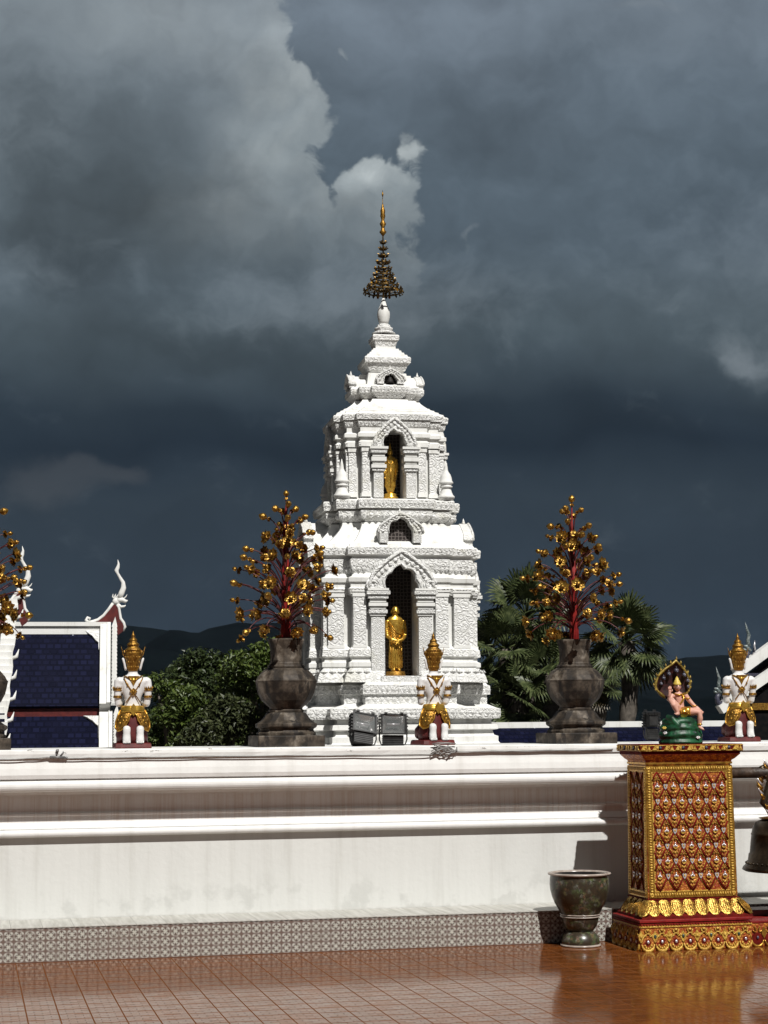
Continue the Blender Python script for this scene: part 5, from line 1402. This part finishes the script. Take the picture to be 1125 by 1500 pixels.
    for i in range(2, n - 3):
        X, Y = ol[i]; b.tube([hv(X, Y, 1., 2), hv(X + (12 if X > 450 else -12), Y - 18, 1.04, 4), hv(X + (8 if X > 450 else -8), Y - 40, 1.06, 0)], [.009, .008, .001], 5)
    b.build('gold_hood_edge', M['yellowgold'], R)
    for (X, Y, s_) in ((470, 290, 1.3), (360, 335, 1.1), (580, 350, 1.1), (285, 395, 1.0), (630, 430, 1.0), (245, 470, .9), (630, 510, .9)):
        b = MB(); p = Vector(v(X, Y, 22)); b.ball(p, [.016 * s_, .014 * s_, .017 * s_], 0, 8); b.ball(p + Vector((0, -.013 * s_, -.006 * s_)), [.010 * s_, .012 * s_, .007 * s_], 0, 8)
        for sg in (-1, 1): b.ball(p + Vector((sg * .007 * s_, -.012 * s_, .006 * s_)), .0025, 1, 6)
        b.tube([p + Vector((0, 0, .012)), p + Vector((0, .002, .03 * s_))], [.006, .001], 5); b.build('serpent_head', [M['nagablue'], M['silver']], R)
M['dkhood'] = mottle('dark_maroon_scales', (.012, .005, .006), (.05, .012, .012), 60, .5)
M['yellowgold'] = mottle('tarnished_gold_paint', (.16, .11, .02), (.42, .30, .06), 50, .45, .3)
figurine()

# ------------------------------------------------------------------ temple buildings
def naga_finial(name, parent, loc, s, mats, flip=1, lean=1.):
    """rising serpent head roof finial: base scroll, neck, head with open jaw, tall flame crest"""
    b = MB()
    def q(x, z, y=0): return (x * s * flip, y * s, z * s)
    b.tube([q(-1.02, -.02), q(-1.10, .05), q(-1.05, .13), q(-.97, .10), q(-.99, .04)], [.05 * s, .05 * s, .045 * s, .04 * s, .02 * s], 8, 0)
    b.tube([q(-1.0, -.04), q(-.85, .0), q(-.70, .06), q(-.52, .20), q(-.36, .40), q(-.22, .60)], [.06 * s, .055 * s, .05 * s, .05 * s, .05 * s, .055 * s], 8, 0)
    b.tube([q(.12, -.32), q(.18, -.18), q(.13, -.04), q(.03, .10), q(.0, .30), q(-.03, .46), q(-.10, .60)], [.03 * s, .05 * s, .05 * s, .05 * s, .045 * s, .05 * s, .06 * s], 8, 0)
    b.prism([(x * s * flip, z * s) for x, z in ((-.86, -.02), (.12, -.04), (.02, .10), (-.02, .30), (-.06, .50), (-.20, .58), (-.36, .38), (-.52, .18), (-.70, .04))], -.03 * s, .03 * s, 1)
    b.prism([(x * s * flip, z * s) for x, z in ((-.20, -.05), (.13, -.05), (.17, -.18), (.10, -.34), (-.05, -.46), (-.12, -.30))], -.03 * s, .03 * s, 1)
    b.ball(q(-.12, .66), (.13 * s, .10 * s, .12 * s), 0, 10)
    b.tube([q(-.08, .70), q(.08, .72), q(.20, .66), q(.26, .70)], [.09 * s, .08 * s, .06 * s, .02 * s], 8, 0)
    b.tube([q(-.08, .58), q(.04, .48), q(.15, .50), q(.20, .54)], [.06 * s, .05 * s, .035 * s, .01 * s], 8, 0)
    for k in range(4): b.tube([q(-.16 + .05 * k, .74), q(-.24 + .07 * k, .82), q(-.22 + .09 * k, .92)], [.04 * s, .03 * s, .005 * s], 6, 0)
    b.tube([q(.10, .74), q(.20, .82), q(.24, .90)], [.03 * s, .02 * s, .004 * s], 6, 0)
    b.tube([q(-.02, .78), q(.06, .95), q(.12, 1.12), q(.10, 1.30), q(.0, 1.46), q(-.08, 1.60), q(-.12, 1.70), q(-.07, 1.80), q(-.05, 1.92), q(-.08, 2.06)], [.09 * s, .10 * s, .09 * s, .065 * s, .05 * s, .045 * s, .075 * s, .06 * s, .035 * s, .004 * s], 8, 0, flat=.6)
    return b.build(name, mats, parent, loc)
def slope_roof(parent, x0, x1, y0, z0, y1, z1, th, name, mat, over=0):
    """roof plane from eave (y0,z0) to ridge (y1,z1)"""
    b = MB(); n = Vector((0, -(z1 - z0), (y1 - y0))).normalized() * th
    prof = [(y0, z0), (y1, z1), (y1 + n.y, z1 + n.z), (y0 + n.y, z0 + n.z)]
    b.rings([[(x, y, z) for y, z in prof] for x in (x0, x1)])
    return b.build(name, mat, parent)
def left_temple():
    Y = 24.
    def p(px, py, dy=0.): return atY(px, py, Y + dy)
    ox, oz = p(160, 1095).x, -.6
    R = empty('temple_hall', (ox, Y, oz), rad(-4.2), 'temple hall with dark blue tiled roofs, white trim and a serpent finial, at the left', 'temple')
    def L(px, py, dy=0.): v = p(px, py, dy); return Vector((v.x - ox, v.y - Y, v.z - oz))
    rz_, e1 = L(150, 910).z, L(150, 1040).z
    xr = L(157, 910).x; xl = L(-150, 910).x
    dz = rz_ - e1
    yr = .9
    # upper roof: ridge at +yr, eave forward
    f1 = L(140, 1037).z
    slope_roof(R, xl, xr - .06, yr - dz * .60, f1, yr, rz_ - .10, .05, 'upper_roof', M['roof'])
    slope_roof(R, xl, xr - .06, yr + dz * .60, f1, yr, rz_ - .10, -.05, 'rear_roof', M['roof'])
    b = MB(); b.box(xl, xr - .02, yr - .09, yr + .09, rz_ - .13, rz_ - .02); b.box(xl, xr, yr - .12, yr + .12, rz_ - .02, rz_ + .035); b.build('ridge', M['plain'], R)
    def barge(y0, z0, y1, z1, x, w, name='bargeboard'):
        b = MB(); d = Vector((0, y1 - y0, z1 - z0)).normalized(); n = Vector((0, -d.z, d.y))
        n = n if n.z > 0 else -n
        prof = [Vector((0, y0, z0)) - n * .12, Vector((0, y1, z1)) - n * .12, Vector((0, y1, z1)) + n * .14, Vector((0, y0, z0)) + n * .14]
        b.rings([[(x + dx, q.y, q.z) for q in prof] for dx in (-w, 0)])
        q2 = [Vector((0, y0, z0)) - n * .16, Vector((0, y1, z1)) - n * .16, Vector((0, y1, z1)) + n * .17, Vector((0, y0, z0)) + n * .17]
        b.rings([[(x + dx, q.y, q.z) for q in q2] for dx in (.002, .05)])
        m_ = 22
        for k in range(m_):
            c = q2[0].lerp(q2[1], (k + .5) / m_) + n * .34; b.prism([(-.03, 0), (.05, 0), (.02, .14)], -.03, .03, 0, Matrix.Translation((x + .09, c.y, c.z - .05)) @ rotz(0))
        return b.build(name, M['plain'], R)
    barge(yr - dz * .62, f1 - .02, yr, rz_ - .06, xr, .09)
    barge(yr + dz * .62, f1 - .02, yr, rz_ - .06, xr, .09)
    # carved white corners of the roof field
    def corner(x, y0, z0, y1, z1, t0, t1, w, name='carved_corner'):
        b = MB(); a = Vector((0, y0, z0)); c = Vector((0, y1, z1)); d = c - a; n = Vector((0, -d.z, d.y)).normalized(); n = n if n.z > 0 else -n
        A = a + d * t0 + n * .056; C = a + d * t1 + n * .056
        ol = [(x - w, C), (x - w * .80, C - d * .02), (x - w * .62, C - d * .055), (x - w * .45, C - d * .08), (x - w * .25, C - d * .14), (x - w * .10, C - d * .17), (x - .02, A), (x, A), (x, C)]
        vs = [(xx, q.y, q.z) for xx, q in ol] + [(xx, q.y + n.y * .03, q.z + n.z * .03) for xx, q in ol]; m_ = len(ol)
        b.add(vs, [list(range(m_)), list(range(2 * m_ - 1, m_ - 1, -1))] + [(i, (i + 1) % m_, m_ + (i + 1) % m_, m_ + i) for i in range(m_)])
        return b.build(name, M['orn'], R)
    corner(xr - .09, yr - dz * .60, f1, yr, rz_ - .10, .72, .985, .24)
    # red fascia with white pendants between the two roofs
    za, zb = L(0, 1037).z, L(0, 1050).z
    ye = yr - dz * .60
    b = MB(); b.box(xl, xr - .03, ye + .02, ye + .07, zb, za + .06); b.build('red_fascia', M['dred'], R)
    b = MB()
    for k in range(150):
        x = xr - .05 - k * .042
        b.prism([(x - .015, zb - .004), (x + .015, zb - .004), (x, zb - .045)], ye + .0, ye + .018)
    b.build('white_pendants', M['plain'], R)
    # lower roof
    f2 = L(140, 1140).z; x2 = xr + .03
    zl = zb - .03
    slope_roof(R, xl, x2 - .06, ye - (zl - f2) * .75, f2, ye + .04, zl, .05, 'lower_roof', M['roof'])
    barge(ye - (zl - f2) * .75, f2, ye + .04, zl, x2, .12)
    corner(x2 - .11, ye - (zl - f2) * .75, f2, ye + .04, zl, .60, .98, .22)
    slope_roof(R, xl, x2 - .12, yr + dz * .62 + (zl - f2) * .75, f2, yr + dz * .60, zl, -.05, 'rear_roof', M['roof'])
    # gable wall and hall walls below
    gy0, gy1 = ye + .1, yr + dz * .58
    b = MB(); b.rings([[(xx, gy0, f2 - .2), (xx, gy1, f2 - .2), (xx, gy1, zb), (xx, yr, rz_ - .18), (xx, gy0, zb)] for xx in (xr - .32, xr - .18)]); b.build('gable_wall', M['dred'], R)
    b = MB(); b.box(xl, xr - .30, gy0 - .2, gy1 + .2, 0, f2 - .02); b.build('hall_walls', M['plain'], R)
    naga_finial('serpent_finial', R, (L(176, 908).x, yr, rz_ + .05), .415, [M['plain'], M['dred']])
    return R
left_temple()
def left_main():
    Y = 22.6
    ref = atY(0, 1095, Y); ox, oz = ref.x, -.6
    R = empty('temple_hall', (ox, Y, oz), 0, 'taller white trimmed temple gable half hidden by the left flower tree, cut by the edge', 'temple')
    def L(px, py): v = atY(px, py, Y); return Vector((v.x - ox, 0, v.z - oz))
    b = MB()
    # slanting bargeboard with carved hooks along its edge
    top, bot = L(20, 876), L(-8, 1140)
    nn = 26; front = []; back = []
    for k in range(nn + 1):
        c = top.lerp(bot, k / nn); front.append((c.x + .045 + .028 * abs(math.sin(k * .75)), c.z)); back.append((c.x - .11, c.z))
    for k in range(nn):
        y_ = .2 - k * .05
        b.prism([back[k], front[k], front[k + 1], back[k + 1]], y_ - .10, y_ + .06)
        if k % 3 == 0: b.tube([(front[k][0] - .03, y_, front[k][1]), (front[k][0] + .05, y_ - .01, front[k][1] + .03), (front[k][0] + .075, y_ - .01, front[k][1] + .12)], [.03, .025, .003], 6)
    b.build('bargeboard', M['plain'], R, fix=True)
    b = MB(); top2, bot2 = L(4, 930), L(-20, 1140); 
    for k in range(14):
        c = top2.lerp(bot2, k / 14); c2 = top2.lerp(bot2, (k + 1) / 14); w_ = .05 + .03 * (k % 2)
        b.prism([(c.x - .3, c.z), (c.x + w_, c.z), (c2.x + w_ + .03, c2.z), (c2.x - .3, c2.z)], .05 - k * .06, .14 - k * .06)
    b.build('carved_gable_edge', M['orn'], R)
    b = MB(); r1, r2 = L(-260, 905), L(22, 880)
    b.box(r1.x, r2.x, .16, .36, r2.z - .32, r2.z - .16); b.box(r1.x, r2.x + .04, .12, .40, r2.z - .15, r2.z - .02); b.build('ridge', M['plain'], R)
    slope_roof(R, r1.x, top.x - .1, -1.1, L(0, 1120).z, .25, r2.z - .2, .05, 'blue_roof', M['roof'])
    slope_roof(R, r1.x, top.x - .1, 1.6, L(0, 1120).z, .25, r2.z - .2, -.05, 'rear_roof', M['roof'])
    b = MB(); b.box(r1.x, top.x - .15, -.8, 1.3, 0, L(0, 1120).z); b.build('hall_walls', M['plain'], R)
    naga_finial('serpent_finial', R, (L(36, 880).x, .25, L(36, 880).z - .12), .40, [M['plain'], M['dred']])
left_main()
def gallery():
    Y = 33.5
    a, c = atY(690, 1060, Y), atY(1062, 1060.5, Y); z0 = (a.z + c.z) / 2
    oz = -.6
    R = empty('gallery_roof', (a.x, Y, oz), 0, 'long low gallery roof of blue tiles with a plain white ridge, right of the chedi', 'building')
    Lx = c.x - a.x; zz = z0 - oz
    slope_roof(R, 0, Lx + 1.2, -1.3, zz - .95, 0, zz - .06, .05, 'blue_roof', M['roof'])
    slope_roof(R, 0, Lx + 1.2, 1.3, zz - .95, 0, zz - .06, -.05, 'rear_roof', M['roof'])
    b = MB(); b.box(-.05, Lx + 1.25, -.10, .10, zz - .09, zz + .045); b.build('ridge', M['plain'], R)
    b = MB(); b.box(.1, Lx + 1., -1.0, 1.0, 0, zz - .96); b.build('gallery_walls', M['plain'], R)
gallery()
M['blackgable'] = mottle('black_timber_gable', (.006, .006, .007), (.012, .010, .010), 12, .8, spec=.05)  # near-black colour of both gables
def right_temple():
    Y = 27.
    ref = atY(1100, 1095, Y); ox, oz = ref.x, -.6
    R = empty('temple_hall', (ox, Y, oz), 0, 'dark roofed temple gable with white bargeboards and curling serpent ends, at the right edge', 'temple')
    def L(px, py): v = atY(px, py, Y); return Vector((v.x - ox, 0, v.z - oz))
    def board(p, q, w, y):
        b = MB(); p, q = L(*p), L(*q); d = (q - p).normalized(); n = Vector((-d.z, 0, d.x))
        b.prism([((p - n * w).x, (p - n * w).z), ((q - n * w).x, (q - n * w).z), ((q + n * w).x, (q + n * w).z), ((p + n * w).x, (p + n * w).z)], y - .08, y + .08); return b.build('bargeboard', M['plain'], R)
    board((1052, 1040), (1068, 1028), .07, -.05); board((1066, 1028), (1210, 930), .075, -.05)
    board((1096, 985), (1260, 865), .085, .5)
    b = MB(); p, q, e = L(1060, 1036), L(1215, 932), L(1215, 1130)
    b.prism([(p.x + .22, p.z - .10), (q.x, q.z - .08), (q.x * 2 - p.x, p.z - .06), (q.x * 2 - p.x, 0), (p.x + .30, 0)], 0, .12); b.build('dark_gable', M['blackgable'], R)
    b = MB(); p, q = L(1108, 985), L(1262, 872)
    b.prism([(p.x + .12, p.z - .10), (q.x, q.z - .08), (q.x, 0), (p.x + .12, 0)], .6, .9); b.build('upper_gable', M['blackgable'], R)
    # blackish tile courses on the flank
    b = MB()
    for k in range(7):
        a = L(1106, 985 + k * 7); c = L(1200, 985 + k * 7)
        b.box(a.x - .02 - .02 * k, c.x, .40 - .05 * k, .60 - .05 * k, a.z - .05, a.z)
    b.build('roof_courses', M['nagablue'], R)
    b = MB(); b.box(L(1100, 1040).x, L(1230, 1040).x, -.05, -.002, L(1100, 1040).z, L(1100, 1030).z); b.build('gilded_beam', M['goldo'], R)
    for (px, py, s) in ((1050, 1030, .30), (1114, 968, .34)):
        f = L(px, py)
        b = MB()
        def q(x, z): return (f.x + x * s, (-.05 if px < 1100 else .5), f.z + z * s)
        b.tube([q(.5, -.25), q(.2, -.1), q(-.02, .05), q(-.06, .3), q(.10, .55)], [.08 * s, .14 * s, .16 * s, .14 * s, .12 * s], 8, 0)
        b.tube([q(.12, .5), q(-.05, .75), q(-.20, .80)], [.15 * s, .12 * s, .03 * s], 8, 1); b.tube([q(.05, .55), q(-.15, .58), q(-.24, .66)], [.10 * s, .08 * s, .02 * s], 8, 1)
        b.tube([q(.10, .75), q(.05, 1.0), q(.12, 1.3), q(.02, 1.6), q(-.06, 1.95)], [.12 * s, .10 * s, .09 * s, .06 * s, .005 * s], 8, 1, flat=.6)
        for k in range(5): b.tube([q(.2 + .05 * k, .1 + .12 * k), q(.38, .25 + .14 * k), q(.42, .45 + .15 * k)], [.07 * s, .05 * s, .005 * s], 6, 0 if k % 2 else 2)
        b.build('serpent_end', [M['nagablue'], M['palegrey'], M['silver']], R)
M['palegrey'] = mottle('weathered_mirror_mosaic', (.07, .10, .10), (.30, .33, .32), 40, .4, .2)
right_temple()

# ------------------------------------------------------------------ trees
def leaf_cloud(mb, clumps, n, size, rnd, m=1):
    for c, r in clumps:
        k = int(n * (r[0] * r[1] * r[2]) ** .66)
        for _ in range(k):
            u = Vector((rnd.gauss(0, 1), rnd.gauss(0, 1), rnd.gauss(0, 1))).normalized() * (rnd.random() ** .40)
            p = Vector((c[0] + u.x * r[0], c[1] + u.y * r[1], c[2] + u.z * r[2]))
            s = size * rnd.uniform(.6, 1.3)
            X = Matrix.Translation(p) @ Euler((rnd.uniform(-1.0, 1.0), rnd.uniform(-1.0, 1.0), rnd.uniform(0, 6.28))).to_matrix().to_4x4()
            mb.add([(-s * .5, 0, 0), (0, -s * .24, .10 * s), (s * .55, 0, -.08 * s), (0, s * .24, .10 * s)], [(0, 1, 2, 3)], m, False, X)
def broadleaf(px, pytop, pybase, Y, wpx, mat, label, seed, dens=1., size=.125):
    rnd = random.Random(seed)
    top = atY(px, pytop, Y); base = Vector((top.x, Y, -.6)); h = top.z + .6
    kk = Y / F / .97; w = wpx * kk
    R = empty('broadleaf_tree', base, 0, label, 'tree', 'broadleaf trees left of the chedi')
    b = MB(); b.tube([(0, 0, -.1), (.05, 0, h * .25), (-.03, .05, h * .5), (.05, 0, h * .75)], [.16, .13, .09, .04], 8)
    cl = []
    nc = 34
    for k in range(nc):
        a = rnd.uniform(0, 2 * PI); t = rnd.random(); env = math.sin(PI * min(1, (.12 + .86 * t))) ** .6
        rr = w * .5 * env * math.sqrt(rnd.random()) ; z = h * (.14 + .78 * t)
        c = (rr * math.cos(a), rr * math.sin(a) * .8, z); r = w * rnd.uniform(.11, .19)
        cl.append((c, (r, r, r * .8)))
        b.tube([(0, 0, h * max(.15, .18 + .5 * t - .15)), (c[0] * .5, c[1] * .5, z * .86), c], [.05, .035, .012], 5)
    b.build('trunk', M['bark'], R)
    mb = MB(); leaf_cloud(mb, cl, 2500 * dens, size, rnd, 0)
    mb.build('crown', [mat], R, fix=False)
    return R
broadleaf(248, 972, 1095, 36, 150, M['leafb'], 'low bushy green tree right behind the left kneeling statue', 1)
broadleaf(300, 945, 1095, 41, 190, M['leafa'], 'dark tree at the centre of the clump left of the chedi', 2)
broadleaf(385, 935, 1095, 38, 190, M['leafb'], 'brighter green rounded tree beside and behind the left urn', 3)
broadleaf(445, 922, 1095, 43, 170, M['leafa'], 'tall dark tree behind the left urn, next to the chedi', 4)
broadleaf(335, 1015, 1095, 33, 170, M['leafc'], 'low olive shrub at the foot of the tree clump', 5)

def fan_palm(px, py, Y, R_px, label, seed, n=34, trunk=True, zlow=-.9):
    rnd = random.Random(seed); c = atY(px, py, Y); kk = Y / F / .97; Rm = R_px * kk
    R = empty('fan_palm', (c.x, Y, -.6), 0, label, 'palm tree', 'fan palms right of the chedi'); hz = c.z + .6
    b = MB(); m = 14; b.tube([(.06 * math.sin(i * .7), 0, hz * i / m) for i in range(m + 1)], [.17 + .03 * (i % 2) for i in range(m + 1)], 10); b.build('trunk', M['bark'], R)
    leaves = MB()
    for k in range(n):
        a = 2 * PI * (k * .382 + rnd.uniform(-.05, .05)); e = rad(82) - (k / n) * rad(82 + 55) + rnd.uniform(-.15, .15)
        st = Rm * rnd.uniform(.46, .62); bl = Rm * rnd.uniform(.52, .68)
        d = Vector((math.cos(a) * math.cos(e), math.sin(a) * math.cos(e), math.sin(e)))
        o = Vector((0, 0, hz)); mid = o + d * st * .5 + Vector((0, 0, .05 * st)); tip = o + d * st - Vector((0, 0, .10 * st * math.cos(e)))
        leaves.tube([o, mid, tip], [.022, .016, .012], 5, 0)
        fwd = (tip - mid).normalized(); side = fwd.cross(Vector((0, 0, 1)))
        side = side.normalized() if side.length > .05 else Vector((1, 0, 0)); nrm = side.cross(fwd).normalized()
        ns = 24; mt = 1 if (k > n * .9 and rnd.random() < .5) else 0
        roll_ = rnd.uniform(-.9, .9)
        side, nrm = (side * math.cos(roll_) + nrm * math.sin(roll_)), (nrm * math.cos(roll_) - side * math.sin(roll_))
        for j in range(ns):
            t = (j + .5) / ns * 2 - 1; ang = t * rad(125)
            dir_ = fwd * math.cos(ang) + side * math.sin(ang) + nrm * (.22 - .28 * abs(t))
            dir_.normalize(); L = bl * (1 - .28 * abs(t)) * rnd.uniform(.86, 1.06)
            w_ = L * .052; sv = dir_.cross(nrm).normalized()
            p0 = tip; p1 = tip + dir_ * L * .55; p2 = tip + dir_ * L * .82 - Vector((0, 0, L * .06)); p3 = tip + dir_ * L - Vector((0, 0, L * rnd.uniform(.08, .24)))
            fold = nrm * w_ * .5
            leaves.add([p0, p1 - sv * w_ + fold, p1, p1 + sv * w_ + fold, p2 - sv * w_ * .6, p2, p2 + sv * w_ * .6, p3], [(0, 2, 1), (0, 3, 2), (1, 2, 5, 4), (2, 3, 6, 5), (4, 5, 7), (5, 6, 7)], mt, False)
    leaves.build('crown', [M['palm'], M['palmdry']], R, fix=False)
    return R
fan_palm(772, 905, 37, 78, 'tall fan palm rising behind the right urn and its flower tree', 11, 30)
fan_palm(742, 950, 35.5, 66, 'fan palm closest to the right side of the chedi', 12, 26)
fan_palm(800, 985, 35, 72, 'lower fan palm with hanging fronds directly behind the right urn', 13, 28)
fan_palm(760, 1020, 34.8, 60, 'lowest fan palm close above the gallery ridge', 16, 24)
fan_palm(918, 940, 36, 72, 'fan palm standing free with a visible trunk, left of the figurine', 14, 30)
fan_palm(872, 1000, 39, 52, 'small dark fan palm between the right urn and the free standing palm', 15, 24)

# ------------------------------------------------------------------ land beyond and far hills
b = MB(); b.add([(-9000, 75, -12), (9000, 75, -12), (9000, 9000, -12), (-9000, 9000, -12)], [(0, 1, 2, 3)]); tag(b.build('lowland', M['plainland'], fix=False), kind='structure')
def hills(name, pts, Y, depth, seed, foot=-20.):
    """ridge through measured crest points; real slopes in front and behind"""
    rnd = random.Random(seed); cr = [atY(px, py, Y) for px, py in pts]
    xs = [c.x for c in cr]; n = 160; rows = []
    off = [rnd.uniform(0, 6.28) for _ in range(8)]
    def crest(x):
        for i in range(len(xs) - 1):
            if xs[i] <= x <= xs[i + 1]:
                t = (x - xs[i]) / (xs[i + 1] - xs[i]); t = t * t * (3 - 2 * t); return cr[i].z * (1 - t) + cr[i + 1].z * t
        return cr[-1].z
    prof = [(-1., 0.), (-.75, .25), (-.5, .52), (-.25, .80), (-.08, .97), (0, 1.), (.15, .93), (.5, .5), (1., 0.)]
    W = xs[-1] - xs[0]
    for i in range(n + 1):
        x = xs[0] + W * i / n; h = crest(x); u = 2 * PI * i / n
        h += (h - foot) * .012 * (math.sin(9 * u + off[0]) + .7 * math.sin(23 * u + off[1]) + .5 * math.sin(51 * u + off[2]))
        rows.append([(x + depth * .05 * a * math.sin(7 * u + off[3]), Y + depth * a * (1 + .15 * math.sin(5 * u + off[4])), foot + (h - foot) * f * (1 + (.07 * math.sin(17 * u + off[5] + 3 * a) if 0 < f < .95 else 0))) for a, f in prof])
    k = len(prof); b = MB(); b.add([p for r in rows for p in r], [(i * k + j, (i + 1) * k + j, (i + 1) * k + j + 1, i * k + j + 1) for i in range(n) for j in range(k - 1)], 0, True)
    return tag(b.build(name, M['hill'], fix=True), kind='structure')
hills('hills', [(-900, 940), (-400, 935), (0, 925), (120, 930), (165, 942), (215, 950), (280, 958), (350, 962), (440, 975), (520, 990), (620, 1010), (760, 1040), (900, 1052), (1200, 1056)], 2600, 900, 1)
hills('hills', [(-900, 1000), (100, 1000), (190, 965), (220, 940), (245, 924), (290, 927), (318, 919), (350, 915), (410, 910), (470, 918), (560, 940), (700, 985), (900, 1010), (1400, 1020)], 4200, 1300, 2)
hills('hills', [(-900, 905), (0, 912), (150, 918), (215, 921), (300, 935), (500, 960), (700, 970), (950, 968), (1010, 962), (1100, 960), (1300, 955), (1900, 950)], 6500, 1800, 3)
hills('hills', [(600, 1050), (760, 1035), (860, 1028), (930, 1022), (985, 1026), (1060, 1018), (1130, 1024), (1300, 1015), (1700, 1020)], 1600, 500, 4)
def haze():
    m = bpy.data.materials.new('haze_air'); m.use_nodes = True; t = NT(m.node_tree); t.n.remove(t.n['Principled BSDF'])
    v = t.new('ShaderNodeVolumePrincipled'); v.inputs['Color'].default_value = (.50, .68, .95, 1); v.inputs['Density'].default_value = HAZE
    t.l.new(v.outputs[0], t.n['Material Output'].inputs['Volume'])
    b = MB(); b.box(-9500, 9500, -200, 9500, -21, 460); tag(b.build('haze', m), kind='stuff')
HAZE = 4e-6
if HAZE: haze()
